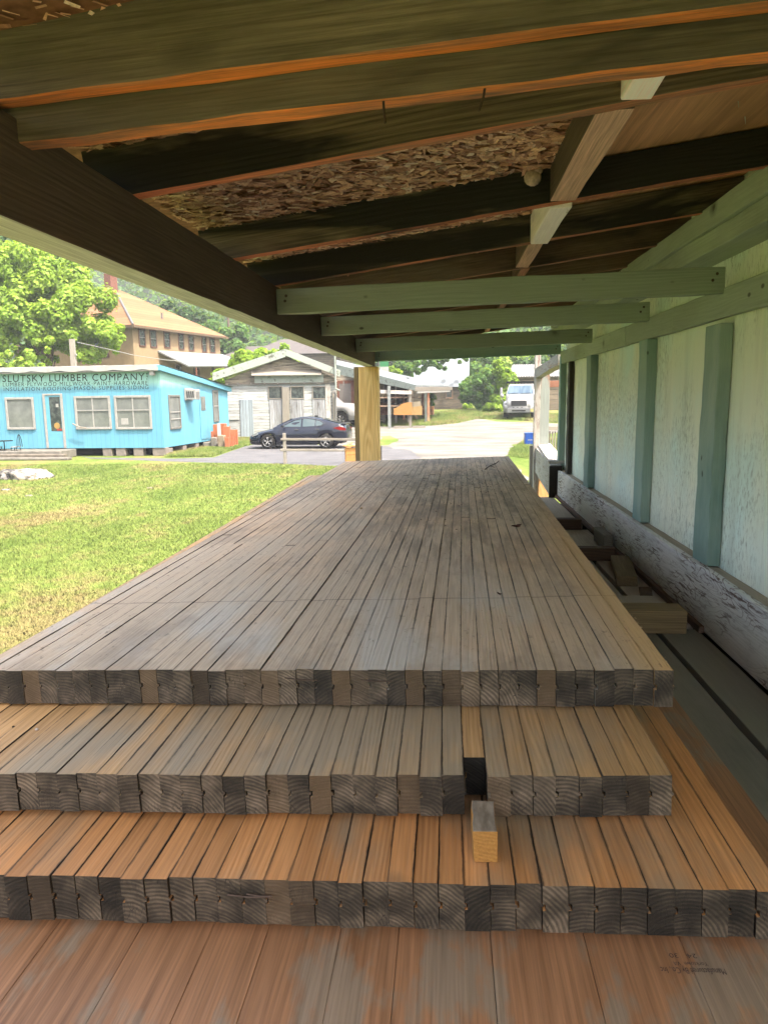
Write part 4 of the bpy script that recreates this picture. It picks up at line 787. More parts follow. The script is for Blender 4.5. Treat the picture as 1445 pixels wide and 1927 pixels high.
a = f(630, 790); timber('corner_post', (a.x, -.1, 0), (a.x, -.1, f(630, 736).z), .20, .16, M_GREYW, barn)
a = f(631.5, 735); b_ = f(631.5, 665); MB().path([(a.x, -.5, b_.z), (a.x, -.5, a.z+.1), (f(639, 735).x, -.5, f(639, 735).z)], .045).build('vent_pipe', M_FASC, barn)
a = BN.rect(626, 738, 633, 800)
m = MB(); m.path([(a[0]+.15, -.3, .1), (a[0]+.15, -.3, a[3]-.1), (a[0]+.05, -.45, a[3])], .05); m.build('downpipe', M_GTRIM, barn)
# ---- garage part beyond the corner, red framed door
Yg = 50.4; GN = Frame((at_y(632, 820, Yg).x, Yg, zg(Yg)), 0)
gar = thing('garage_bay', 'reddish framed garage bay with a grey shutter behind the white pickup', 'garage', GN.o, 0)
a = GN.rect(634, 700, 724, 822); MB().box(-.5, a[1], 0, .15, 0, a[3]-.3).build('wall', M_GABLE, gar)
M_RUST = plain('red brown door frame', (.28, .09, .05), .8, var=.3)
a = GN.rect(638, 722, 662, 795); m = MB(); q = GN.rect(635, 716, 668, 800); m.box(q[0], a[0], -.05, -.003, 0, q[3]).box(a[1], q[1], -.05, -.003, 0, q[3]).box(a[0], a[1], -.05, -.003, a[3], q[3]); m.build('door_frame', M_RUST, gar)
MB().box(a[0], a[1], -.03, -.003, 0, a[3]).build('shutter', plain('taupe shutter', (.30, .27, .25), .6), gar)
# ---- lumber rack shed: roof slab whose near edge falls to the right
rs = thing('lumber_rack_shed', 'long white roofed rack shed open at the front and stacked with lumber', 'shed', (0, 0, 0))
A1 = at_y(633, 686, 51); C1 = at_y(783, 725, 46); D1 = at_y(845, 725.5, 58); B1 = at_y(633, 677, 62)
m = MB(); m.add([A1, C1, D1, B1, A1-Vector((0, 0, .1)), C1-Vector((0, 0, .1)), D1-Vector((0, 0, .1)), B1-Vector((0, 0, .1))], [(0, 1, 2), (0, 2, 3), (4, 6, 5), (4, 7, 6), (0, 4, 5, 1), (1, 5, 6, 2), (2, 6, 7, 3), (3, 7, 4, 0)]); m.build('roof', M_METAL, rs)
A2 = at_y(633, 704, 51); C2 = at_y(783, 735.5, 46); m = MB(); off = Vector((0, -.03, 0)); m.prism([A1+off, C1+off, C2+off, A2+off], (0, -.05, 0)); m.build('fascia', M_FASC, rs)
D2 = at_y(845, 729, 58); m = MB()
for k in range(16):
    t_ = k/15; P = (C1.lerp(D1, t_))-Vector((0, 0, .10)); m.box(P.x-.08, P.x+.25, P.y-.07, P.y+.07, P.z-.26, P.z-.002)
m.build('rafter_tails', M_GREYW, rs)
m = MB(); m.prism([C1+Vector((.02, 0, -.38)), D1+Vector((.02, 0, -.38)), D1+Vector((.02, 0, -.5)), C1+Vector((.02, 0, -.5))], (.06, 0, 0)); m.build('edge_beam', M_WTRIM, rs)
def rpost(px, ptop, pbot, Y, w_=.16, mat=M_GREYW):
    a = at_y(px, ptop, Y); timber('post', (a.x, Y, zg(Y)-.1), (a.x, Y, a.z), w_, w_, mat, rs, jit=.006)
rpost(732, 726, 784, 45.6, .18, plain('pale post', (.45, .50, .50), .8)); rpost(771.5, 733, 790, 46.2, .17, M_GREYW); rpost(801, 738, 787, 50, .16, plain('grey green post', (.30, .35, .32), .8)); rpost(806, 736, 785, 51, .15, M_RAFT2)
rpost(760, 738, 780, 52, .14, M_RAFT2); rpost(795, 738, 780, 55, .14, M_RUST)
a = at_y(716, 740, 45.9); b_ = at_y(775, 741, 46.3); timber('shelf_rail', (a.x, 45.7, at_y(716, 737, 45.7).z), (b_.x, 46.1, at_y(775, 739, 46.1).z), .1, .22, M_WHITEW, rs)
# dark back wall and end
a = at_y(600, 785, 54); b_ = at_y(770, 785, 54); MB().box(a.x, b_.x, 54, 54.1, zg(54), at_y(700, 712, 54).z).build('back_wall', plain('dark rack wall', (.06, .05, .045), .9), rs)
a = at_y(700, 780, 50); b_ = at_y(790, 780, 50)
for zz in (748, 763): q = at_y(740, zz, 50).z; MB().box(a.x, b_.x, 47, 53.5, q-.04, q+.04).build('shelf', M_RAFT2, rs)
for px in (722, 745, 768): q = at_y(px, 780, 49.5); MB().box(q.x-.06, q.x+.06, 49.4, 49.6, zg(50)-.1, at_y(px, 728, 49.5).z).build('upright', M_GREYW, rs)
M_L = [plain('orange lumber', (.50, .25, .11), .8, var=.25, scale=12), plain('pale lumber', (.55, .43, .24), .8, var=.25, scale=12), plain('brown lumber', (.34, .19, .10), .8, var=.3, scale=12), plain('pinkish brick red lumber ends', (.45, .20, .13), .8, var=.3, scale=12)]
def pile(px0, px1, py0, py1, Y, mi, label, nb=6, rows=4, D=3.0):
    a = at_y(px0, py1, Y); b_ = at_y(px1, py0, Y); m = MB(); w_ = (b_.x-a.x)/nb; h = (b_.z-a.z)/rows
    for r in range(rows):
        for c_ in range(nb):
            if r == rows-1 and random.random() < .3: continue
            dy = random.uniform(0, .35); m.box(a.x+c_*w_+.01, a.x+(c_+1)*w_-.01, Y+dy, Y+D, a.z+r*h+.008, a.z+(r+1)*h-.008)
    tag(m.build('lumber_pile', M_L[mi], None), label, 'lumber', 'lumber piles in the open rack shed')
pile(716, 728, 766, 781, 47.6, 3, 'reddish lumber pile low at the left end of the rack shed', 5, 7)
pile(717, 729, 741, 749, 48.0, 1, 'pale lumber pile on the upper shelf at the left end of the rack', 4, 4)
pile(717, 730, 758, 762.5, 48.2, 0, 'thin orange boards on the middle shelf at the left end of the rack', 5, 2)
pile(735, 770, 733.5, 738, 47.0, 0, 'orange boards lying on the white top rail of the rack', 8, 2)
pile(737, 757, 742, 747.5, 48.6, 2, 'brown boards on the shelf between the two pale rack posts', 6, 3)
pile(727, 741, 753, 759, 48.6, 3, 'short reddish bundle just left of the curved orange panel', 4, 3)
pile(794, 816, 765, 781, 53, 0, 'orange boards stacked at the right end of the rack shed', 6, 6, 2)
pile(734, 742, 763, 780, 47.2, 1, 'upright stack of grey tan boards beside the curved orange panel', 3, 6)
# curved orange panel and the plain one behind it
Yp = 45.7; pts = [(741, 781), (741, 768.5), (746, 767), (752, 764), (753, 761.5), (758, 759.5), (765, 757.5), (770, 757), (775, 757), (775, 781)]
P = [at_y(px, py, Yp) for px, py in pts]; o = MB().prism(P, (0, .06, 0)).build('shaped_panel', plain('orange sheathing', (.78, .38, .10), .7, var=.06), None); tag(o, 'large orange board with a curved stepped top leaning in the rack shed', 'panel')
P = [at_y(px, py, Yp+.3) for px, py in ((768, 781), (768, 767), (794, 763.5), (794, 781))]; tag(MB().prism(P, (0, .05, 0)).build('sheathing_board', plain('light orange sheathing', (.68, .44, .16), .7, var=.06)), 'plain light orange board right of the curved one behind the rack post', 'board')
P = [at_y(px, py, Yp+.7) for px, py in ((772, 768), (772, 757), (791, 755), (792, 766))]; tag(MB().prism(P, (0, .05, 0)).build('plywood_offcut', plain('pale plywood', (.56, .48, .34), .7, var=.1)), 'pale plywood offcut standing above the light orange board', 'board')
a = ground_at(787, 792); tag(timber('leaning_board', (a.x, a.y, a.z), (a.x-.35, a.y+.5, a.z+.62), .16, .04, M_L[1]), 'short tan board leaning against the light orange board', 'board')
a = ground_at(738, 790); tag(timber('leaning_stick', (a.x, a.y, a.z), (a.x-.25, a.y+.3, a.z+.45), .08, .04, M_WTRIM), 'small white stick leaning at the foot of the rack', 'stick')
a = ground_at(772, 797); tag(timber('grass_plank', (a.x-.6, a.y, a.z+.05), (a.x+.3, a.y, a.z+.05), .2, .04, M_L[1]), 'pale plank lying in the grass before the rack', 'plank')
for px0, px1 in ((741, 768), (776, 800)):
    a = at_y(px0, 786, 45.5); b_ = at_y(px1, 783, 45.5); tag(timber('skid', (a.x, 45.5, zg(45)+.12), (b_.x, 45.5, zg(45)+.12), .12, .14, M_GREYW), 'grey timber skid under the curved orange board' if px0 == 741 else 'grey timber skid right of the rack post', 'skid')
# ================================================================ metal roofed grey barn further back
Yc = 70; HB = Frame((at_y(804, 775, Yc).x, Yc, zg(Yc)), .05)
hb = thing('small_barn', 'small weathered barn with a tall pale metal roof and one dark window', 'barn', HB.o, HB.a); f = HB.front
er = f(877, 727.5); el = f(766, 724.5); tr = f(889, 672); tl = f(800, 672)
M_BROWN = planks('tan weathered boards', (.36, .29, .20), (.23, .20, .17), .22, worn=(.11, .10, .09), wa=(.5, .62))
xr = f(876, 770).x; MB().box(-1.5, xr, 0, 7, -.3, er.z+.02).build('wall', M_BROWN, hb)
m = MB(); R = 6; m.add([(el.x, -.4, er.z), (xr+.25, -.4, er.z), (xr+.75, 4.2, tr.z+2.0), (el.x+2.2, 4.2, tr.z+2.0), (xr+.75, 8.6, er.z), (el.x, 8.6, er.z)], [(0, 1, 2, 3), (3, 2, 4, 5), (1, 4, 2), (0, 3, 5)]); m.build('roof', plain('blue grey metal', (.36, .43, .50), .65, var=.15, scale=.6), hb)
window(HB, hb, *HB.rect(838, 732, 852, 750), fr=.12, glass=M_GLASSD, frame=M_RAFT2)
# ================================================================ brown house with hipped orange roof
q0 = at_y(249, 612, 56); q1 = at_y(412, 631, 67.5); ang = math.atan2(q1.y-q0.y, q1.x-q0.x); BH = Frame((q0.x, q0.y, 0), ang)
hs = thing('brown_house', 'tan stucco two storey house with an orange hipped roof', 'house', BH.o, BH.a); f = BH.front
LEN = f(414, 640).x; WD = 9.5; EZ = q0.z
M_STUC = plain('tan stucco', (.58, .42, .24), .9, var=.1, scale=3); M_ROOFO = planks('orange shingles', (.62, .32, .17), (.54, .27, .14), .25, worn=(.45, .22, .12), wa=(.55, .7))
MB().box(0, LEN, 0, WD, 0, EZ).build('wall', M_STUC, hs)
apz = EZ+3.5; ov = .55
m = MB(); r0 = (3.9, WD/2, apz); r1 = (4.6, WD/2, apz)
m.add([(-ov, -ov, EZ-.05), (LEN+ov, -ov, EZ-.05), (LEN+ov, WD+ov, EZ-.05), (-ov, WD+ov, EZ-.05), r0, r1], [(0, 1, 5, 4), (1, 2, 5), (2, 3, 4, 5), (3, 0, 4), (0, 3, 2, 1)]); rf = m.build('roof', M_ROOFO, hs)
MB().path([(-ov, -ov, EZ), r0], .09).build('hip_cap', plain('grey hip', (.3, .3, .32), .6), rf)
MB().box(2.9, 3.7, WD/2-.5, WD/2+.2, apz-.8, apz+1.15).build('chimney', plain('red brick', (.36, .15, .11), .9, var=.35, scale=9), rf, .03)
MB().box(LEN*.42, LEN*.42+.12, 1.0, 1.12, EZ+.5, EZ+1.5).build('vent_pipe', M_GTRIM, rf)
m = MB().box(-ov, LEN+ov, -ov-.06, -ov, EZ-.22, EZ-.02); m.box(-ov-.06, -ov, -ov, WD+ov, EZ-.22, EZ-.02); m.build('gutter', plain('brown gutter', (.25, .17, .10), .7), hs)
M_WRED = plain('red brown window frame', (.20, .075, .045), .7)
for px0, px1, py0, py1 in ((260, 275, 617, 653), (281, 296, 620, 655), (307.5, 321, 623, 656), (335, 347, 627, 659), (354, 366, 630, 661), (379, 389.5, 633, 664), (394, 405.5, 635, 665)):
    window(BH, hs, *BH.rect(px0, py0, px1, py1), fr=.09, glass=M_GLASSD, frame=M_WRED, bar=[.5])
for px0, px1 in ((331, 343), (364, 376), (398, 404)): window(BH, hs, *BH.rect(px0, 685, px1, 712), fr=.09, glass=M_GLASSD, frame=M_WRED)
q = BH.srect(214, 615, 231, 645, 0)
window(BH, hs, .9+1.5, 3.9, EZ-2.4, EZ-.5, side=True, fr=.1, glass=M_GLASSD, frame=M_WRED, dp=-.06, xx=-.01)
a = f(297, 659.5); b_ = f(412, 664); o0 = BH.front(323, 687, -2.6); o1 = BH.front(441, 686, -2.6)
m = MB(); m.add([(a.x, -.02, a.z), (b_.x+.6, -.02, b_.z-.1), (b_.x+.6, -3.0, o1.z), (a.x, -3.0, o0.z)], [(0, 1, 2, 3)]); aw = m.build('awning', plain('white metal awning', (.62, .65, .68), .4), hs)
sm = aw.modifiers.new('thick', 'SOLIDIFY'); sm.thickness = .12
for t_ in (.12, .5, .92): xk = a.x+(b_.x+.6-a.x)*t_; MB().tube((xk, -2.85, 0), (xk, -2.85, min(o0.z, o1.z)), .07).build('awning_post', M_RUST, hs)
# far roofs
def far_roof(label, pl, py0, pr, pyt, Y, D, mat, ridge):
    a = at_y(pl, py0, Y); b_ = at_y(pr, py0, Y); t_ = at_y((pl+pr)/2, pyt, Y); h = thing('distant_house', label, 'house', (a.x, Y, 0), 0)
    Wd = b_.x-a.x; MB().box(0, Wd, 0, D, 0, a.z).build('wall', M_BROWN, h); r = ridge*Wd
    m = MB(); m.add([(-.4, -.5, a.z), (Wd+.4, -.5, a.z), (Wd+.4, D+.5, a.z), (-.4, D+.5, a.z), (r, D/2, t_.z), (Wd-r*.6, D/2, t_.z)], [(0, 1, 5, 4), (1, 2, 5), (2, 3, 4, 5), (3, 0, 4), (0, 3, 2, 1)]); m.build('roof', mat, h); return h
M_SH = plain('grey brown shingles', (.19, .17, .17), .9, var=.15, scale=3)
far_roof('low dark grey roof to the right of the brown house', 412, 676, 530, 646, 78, 9, M_SH, .28)
far_roof('higher dark grey roof behind the ridge of the old barn', 462, 668, 640, 630, 84, 12, M_SH, .28)
far_roof('distant house with a red roof above the rack shed', 728, 704, 792, 686, 100, 10, plain('red and cream tiles', (.42, .12, .12), .8, var=.5, scale=2.5), .2)
a = at_y(715, 700, 88); b_ = at_y(731, 680, 88); m = thing('banner', 'green and white striped banner high above the rack shed roof', 'banner', (a.x, 88, 0))
MB().box(0, b_.x-a.x, 0, .08, (a.z+b_.z)/2, b_.z).build('green_stripe', plain('green cloth', (.02, .35, .10), .7), m); MB().box(0, b_.x-a.x, 0, .08, a.z-.3, (a.z+b_.z)/2-.005).build('white_stripe', plain('white cloth', (.7, .72, .72), .7), m); MB().tube((-.1, .04, 0), (-.1, .04, b_.z), .06).build('pole', M_GTRIM, m)
# corrugated shed behind the truck
Yk = 66; a = at_y(961, 709, Yk); b_ = at_y(1120, 709, Yk); KS = thing('plank_shed', 'tan plank shed with a white corrugated roof behind the truck', 'shed', (a.x, Yk, zg(Yk)))
Wd = b_.x-a.x; zz = a.z-zg(Yk); ztp = at_y(971, 686, Yk+3).z-zg(Yk); MB().box(.3, Wd, 0, 5, -.2, zz-.02).build('wall', planks('cream brown boards', (.48, .40, .29), (.38, .30, .21), .45, worn=(.3, .24, .17)), KS)
g = G('ribbed white metal', .4, .4); p = g.coord(); x, y, z = g.sep(p); sn = g.mr(g.ma('SINE', g.ma('MULTIPLY', x, 28)), -1, 1); g.bump(sn, .8, .05); M_RIB = g.out(g.mix(sn, (.09, .088, .085), (.15, .147, .143)))
m = MB(); m.add([(-.35, -.4, zz), (Wd, -.4, zz), (Wd, 3, ztp), (.4, 3, ztp), (-.35, -.4, zz-.08), (Wd, -.4, zz-.08), (Wd, 6, zz), (.2, 6, zz)], [(0, 1, 2, 3), (0, 4, 5, 1), (3, 2, 6, 7)]); m.build('roof', M_RIB, KS)
# utility pole, cable, far pole
a = at_y(140, 690, 41); b_ = at_y(139, 638, 41); p_ = thing('utility_pole', 'weathered square pole rising behind the roof of the blue shop', 'pole', (a.x, 41, 0)); timber('pole', (0, 0, 0), (0, 0, b_.z), .27, .2, M_GREYW, p_); MB().lathe([(.0, -.05), (.06, -.04), (.07, .05), (0, .06)], (.2, -.05, b_.z-.9), 'Z', 8).build('insulator', M_WTRIM, p_)
pts = [Vector(at_y(146, 644, 40.9)), Vector(at_y(200, 656, 43.5)), Vector(at_y(255, 669, 46)), Vector(at_y(310, 677, 49)), Vector(at_y(370, 682.5, 51)), Vector(at_y(428, 685, 51))]; tag(MB().path(pts, .022, 5).build('power_cable', M_WTRIM), 'pale twisted cable running from the pole towards the brown house', 'cable')
a = at_y(432, 650, 90); b_ = at_y(432, 603, 90); p2_ = thing('utility_pole', 'distant brown pole standing right of the brown house before the hillside', 'pole', (a.x, 90, 0)); MB().tube((0, 0, 0), (0, 0, b_.z+3), .16).build('pole', M_BARK, p2_); MB().box(-.9, .9, -.06, .06, b_.z+1.9, b_.z+2.05).build('crossarm', M_BARK, p2_)
# blue bin on the verge
Yx = ground_at(994, 838).y; a = at_y(987.5, 837, Yx); b_ = at_y(1005, 816, Yx); bb = thing('blue_box', 'bright blue box with a small white mark on the right hand verge', 'box', (a.x, Yx, 0))
hz = b_.z; wz = b_.x-a.x+.1; MB().box(0, wz, 0, .5, 0.02, hz).build('body', plain('blue plastic', (.01, .12, .62), .45, var=.04), bb, .02)
m = MB(); [m.box(.12+k*.045, .15+k*.045, -.006, -.001, hz*.42, hz*.42+.05*(1 if k % 2 else .8)) for k in range(5)]; m.build('white_mark', M_WTRIM, bb)
MB().box(-.012, wz+.012, -.012, .512, hz+.002, hz+.03).build('lid', plain('blue lid', (.02, .17, .70), .4), bb, .008)
# ================================================================ vehicles
def lerp_tab(tab, x):
    if x <= tab[0][0]: return tab[0][1:]
    for a, b in zip(tab, tab[1:]):
        if x <= b[0]:
            t = (x-a[0])/(b[0]-a[0]); return tuple(p+(q-p)*t for p, q in zip(a[1:], b[1:]))
    return tab[-1][1:]
def loft(name, xs, sect, mat, parent, smooth=True):
    m = MB(); R = []
    for x in xs:
        half = sect(x); row = [(x, -w, z) for w, z in half] + [(x, w, z) for w, z in half[::-1] if w > 1e-6]; R.append(row)
    k = len(R[0]); m.v = [p for r in R for p in r]
    for i in range(len(R)-1):
        for j in range(k-1): m.f.append([i*k+j, i*k+j+1, (i+1)*k+j+1, (i+1)*k+j])
    m.f += [list(range(k)), [(len(R)-1)*k+j for j in range(k)][::-1]]
    return m.build(name, mat, parent, smooth=smooth)
def wheel(parent, x, y, r, w_, spokes, side=-1, rimmat=None, name='wheel'):
    ty = MB().lathe([(r*.66, -w_/2), (r*.93, -w_/2), (r, -w_*.36), (r, w_*.36), (r*.93, w_/2), (r*.66, w_/2)], (0, 0, 0), 'Y', 28).build(name, M_TYRE, parent, smooth=True, loc=(x, y, r))
    rm = MB(); rm.lathe([(r*.70, side*w_*.46), (r*.66, side*w_*.50), (r*.62, side*w_*.40), (r*.6, side*w_*.1)], (0, 0, 0), 'Y', 28)
    for k in range(spokes):
        a = 6.2832*k/spokes+.3
        for da in (-.16, .16): rm.tube((.03*math.cos(a), side*w_*.40, .03*math.sin(a)), (r*.66*math.cos(a+da), side*w_*.42, r*.66*math.sin(a+da)), r*.055, r*.05, 6)
    rm.lathe([(0, side*w_*.46), (r*.13, side*w_*.45), (r*.15, side*w_*.38)], (0, 0, 0), 'Y', 12); rm.build('rim', rimmat or M_RIM, ty, smooth=True)
    MB().lathe([(0, side*w_*.02), (r*.62, side*w_*.02)], (0, 0, 0), 'Y', 20).build('brake_disc', M_BLACK, ty)
    return ty
M_TYRE = plain('tyre rubber', (.022, .022, .022), .85, var=.2); M_RIM = plain('alloy rim', (.55, .56, .58), .3, metal=.7, var=.05)
g = G('dark navy car paint', .2, .35); g.b.inputs['Coat Weight'].default_value = .35; g.b.inputs['Coat Roughness'].default_value = .04; M_NAVY = g.out((.004, .006, .014))
g = G('car glass', .05, .8); M_CGL = g.out((.03, .05, .055)); M_CHROME = plain('chrome strip', (.7, .72, .74), .15, metal=.9, var=.03)
M_LAMP = plain('clear lamp', (.6, .65, .68), .15, metal=.3, var=.1); M_RED = plain('red lamp', (.45, .02, .02), .2, var=.1)
g = G('white vehicle paint', .3, .5); g.b.inputs['Coat Weight'].default_value = .5; M_VWH = g.out((.21, .215, .22))
cg = ground_at(504, 845.5); ch = ground_at(613, 845)
car = thing('parked_car', 'dark navy blue sedan parked in front of the old grey barn', 'car')
def arch(x, cen, R, z0): 
    z = z0
    for c_ in cen:
        if abs(x-c_) < R: z = max(z, .33+math.sqrt(R*R-(x-c_)**2)*.98)
    return z
LB = [(0, .60, .30, .50, .53), (.06, .72, .24, .56, .60), (.18, .80, .20, .62, .68), (.45, .86, .19, .70, .79), (.9, .89, .18, .80, .89), (1.35, .90, .18, .88, .97), (2.2, .90, .18, .92, .99), (3.2, .90, .19, .96, 1.02), (3.9, .89, .21, 1.02, 1.07), (4.25, .85, .26, 1.05, 1.115), (4.42, .80, .33, 1.02, 1.11), (4.52, .76, .38, .90, .98), (4.58, .68, .42, .70, .74)]
AX = (.93, 3.62)
def sec(x):
    w_, zb_, bl, tp = lerp_tab(LB, x); zb_ = arch(x, AX, .365, zb_); zm = max(zb_+.01, zb_*.4+bl*.6 if zb_ < .5 else (zb_+bl)/2)
    return [(0.0001, zb_+.001), (w_*.93, zb_), (w_*.985, zb_+(zm-zb_)*.5), (w_, zm), (w_*.985, bl-.03), (w_*.93, bl), (w_*.6, tp-.01), (0, tp)]
xs = [i*.04 for i in range(115)]; loft('body', [min(4.58, x) for x in xs], sec, M_NAVY, car)
GH = [(1.18, .98), (1.5, 1.14), (1.8, 1.28), (2.1, 1.38), (2.4, 1.43), (2.7, 1.445), (3.0, 1.42), (3.3, 1.37), (3.6, 1.29), (3.9, 1.20), (4.2, 1.12), (4.3, 1.09)]
def gsec(x):
    zt_ = lerp_tab(GH, x)[0]; bl = lerp_tab(LB, x)[2]-.02; h = max(.02, zt_-bl); wb = lerp_tab(LB, x)[0]*.93; wt = wb - .24*min(1, h/.42)
    return [(wb, bl), (wb-(wb-wt)*.55, bl+h*.55), (wt, zt_-.05*min(1, h/.3)), (wt*.75, zt_-.01), (0, zt_)]
loft('cabin', [1.18+i*.06 for i in range(53)], gsec, M_NAVY, car)
def sidey(x, z):
    s = gsec(x)
    for (wa, za), (wb, zb_) in zip(s, s[1:]):
        if za <= z <= zb_: return wa+(wb-wa)*(z-za)/(zb_-za)
    return s[0][0]
def side_glass(pts, name='window', mat=None, off=.012):
    for sgn in (-1, 1):
        m = MB(); P = [(x, sgn*(sidey(x, z)+off), z) for x, z in pts]; c = (sum(p[0] for p in P)/len(P), sum(p[1] for p in P)/len(P), sum(p[2] for p in P)/len(P))
        m.add(P, [list(range(len(P)))]); m.build(name, mat or M_CGL, car)
side_glass([(1.62, 1.0), (1.95, 1.17), (2.2, 1.28), (2.48, 1.335), (2.48, 1.0)]); side_glass([(2.56, 1.0), (2.56, 1.345), (2.85, 1.345), (3.12, 1.30), (3.12, 1.02)]); side_glass([(3.16, 1.03), (3.16, 1.29), (3.35, 1.23), (3.50, 1.14), (3.42, 1.05)])
for sgn in (-1, 1):
    pts = [(1.50, 1.0), (1.85, 1.19), (2.15, 1.31), (2.5, 1.37), (2.8, 1.375), (3.1, 1.345), (3.35, 1.27), (3.58, 1.15), (3.47, 1.045), (3.2, 1.025)]
    MB().path([(x, sgn*(sidey(x, z)+.016), z) for x, z in pts], .012, 5).build('chrome_strip', M_CHROME, car)
m = MB(); m.add([(1.28, -.62, 1.035), (1.28, .62, 1.035), (1.98, .50, 1.355), (1.98, -.50, 1.355)], [(0, 1, 2, 3)]); m.build('windscreen', M_CGL, car)
m = MB(); m.add([(3.42, -.46, 1.352), (3.42, .46, 1.352), (4.15, .52, 1.152), (4.15, -.52, 1.152)], [(0, 1, 2, 3)]); m.build('rear_window', M_CGL, car)
for x in AX:
    for y, sd in ((-.80, -1), (.80, 1)): wheel(car, x, y, .33, .20, 5, sd)
for sgn in (-1, 1):
    MB().add([(.10, sgn*.66, .60), (.22, sgn*.835, .66), (.52, sgn*.868, .745), (.50, sgn*.875, .66), (.20, sgn*.83, .56)], [(0, 1, 2, 3, 4)]).build('headlight', M_LAMP, car)
    MB().add([(3.95, sgn*.893, .93), (4.28, sgn*.86, 1.00), (4.52, sgn*.775, .92), (4.54, sgn*.75, .82), (4.30, sgn*.845, .83)], [(0, 1, 2, 3, 4)]).build('tail_light', M_RED, car)
    m = MB(); m.box(1.60, 1.74, min(sgn*.88, sgn*1.03), max(sgn*.88, sgn*1.03), .98, 1.10); m.build('mirror', M_NAVY, car, .03)
    for hx in (2.22, 3.18): MB().box(hx, hx+.17, min(sgn*.892, sgn*.925), max(sgn*.892, sgn*.925), .86, .895).build('door_handle', M_CHROME, car, .008)
    for dx in (1.52, 2.52, 3.3): MB().path([(dx, sgn*.903, .30), (dx, sgn*.906, .60), (dx+.02, sgn*.895, .90)], .004, 4).build('door_gap', M_BLACK, car)
    MB().box(1.33, 3.22, min(sgn*.86, sgn*.905), max(sgn*.86, sgn*.905), .17, .20).build('sill_trim', M_CHROME, car)
MB().box(.2, 4.3, -.7, .7, .22, .5).build('underbody', M_BLACK, car); MB().box(4.30, 4.50, -.62, .62, 1.10, 1.13).build('spoiler', M_NAVY, car, .01); MB().box(2.95, 3.12, -.02, .02, 1.415, 1.48).build('roof_antenna', M_BLACK, car, .01)
aC = math.atan2(ch.y-cg.y, ch.x-cg.x); sC = (ch-cg).length/(AX[1]-AX[0]); car.rotation_euler = (0, 0, aC); car.scale = (sC, sC, sC)
loc = cg - Matrix.Rotation(aC, 3, 'Z') @ Vector((AX[0], -.9, 0))*sC; car.location = (loc.x, loc.y, .006)
# pickup, nose to the right (local +x is towards the tail, mirrored by rotation)
pu = thing('pickup_truck', 'white pickup truck nosing out from behind the old barn', 'pickup'); PB = [(0, .88, .55, 1.05, 1.15), (.08, .96, .42, 1.12, 1.22), (.4, 1.0, .40, 1.22, 1.32), (1.4, 1.01, .38, 1.30, 1.40), (1.9, 1.01, .38, 1.32, 1.42), (5.7, 1.01, .42, 1.34, 1.40), (5.8, .98, .5, 1.30, 1.38)]
AP = (1.0, 4.7)
def psec(x):
    w_, zb_, bl, tp = lerp_tab(PB, x)
    for c_ in AP:
        if abs(x-c_) < .52: zb_ = max(zb_, .42+math.sqrt(.52**2-(x-c_)**2)*.95)
    zm = (zb_+bl)/2; return [(.0001, zb_+.001), (w_*.96, zb_), (w_, zm), (w_*.99, bl-.04), (w_*.94, bl), (w_*.7, tp), (0, tp+.02)]
loft('body', [i*.0583 for i in range(100)], psec, M_VWH, pu)
PG = [(1.75, 1.38), (2.3, 1.85), (2.7, 1.93), (3.7, 1.93), (3.85, 1.86), (3.95, 1.40)]
loft('cab', [1.75+i*.1 for i in range(23)], lambda x: [(.94, 1.36), (.94-.18*min(1, (lerp_tab(PG, x)[0]-1.36)/.5), lerp_tab(PG, x)[0]-.05), (.5, lerp_tab(PG, x)[0]), (0, lerp_tab(PG, x)[0])], M_VWH, pu)
for sgn in (-1, 1):
    MB().add([(2.25, sgn*.945, 1.42), (2.45, sgn*.82, 1.78), (2.95, sgn*.80, 1.82), (2.95, sgn*.945, 1.42)], [(0, 1, 2, 3)]).build('window', M_CGL, pu)
    MB().box(-.03, .12, min(sgn*.62, sgn*.93), max(sgn*.62, sgn*.93), .88, 1.08).build('headlight', M_LAMP, pu, .02)
    for x in AP: wheel(pu, x, sgn*.88, .42, .26, 6, sgn)
    MB().path([(x, sgn*1.015, .42+math.sqrt(max(0, .54**2-(x-1.0)**2))*.95) for x in [.48+i*.08 for i in range(14)]], .03, 6).build('arch_trim', M_BLACK, pu)
MB().box(-.04, .1, -.6, .6, .72, 1.10).build('grille', M_BLACK, pu, .02); MB().box(-.055, -.041, -.58, .58, .90, .95).build('grille_bar', M_CHROME, pu, .01); MB().box(-.15, .12, -.98, .98, .42, .66).build('bumper', M_CHROME, pu, .04); MB().box(.2, 5.5, -.7, .7, .45, .8).build('underbody', M_BLACK, pu)
MB().box(-.16, -.152, -.16, .16, .45, .6).build('licence_plate', plain('plate', (.6, .5, .2), .5), pu)
pw = at_y(641, 793, 47.2); angP = math.radians(180-22); pu.rotation_euler = (0, 0, angP); pu.scale = (1.12,)*3
l_ = Vector((pw.x, 47.2, zg(47.2))) - Matrix.Rotation(angP, 3, 'Z') @ Vector((1.0, 1.0, 0))*1.12; pu.location = (l_.x, l_.y, zg(47.2)+.01)
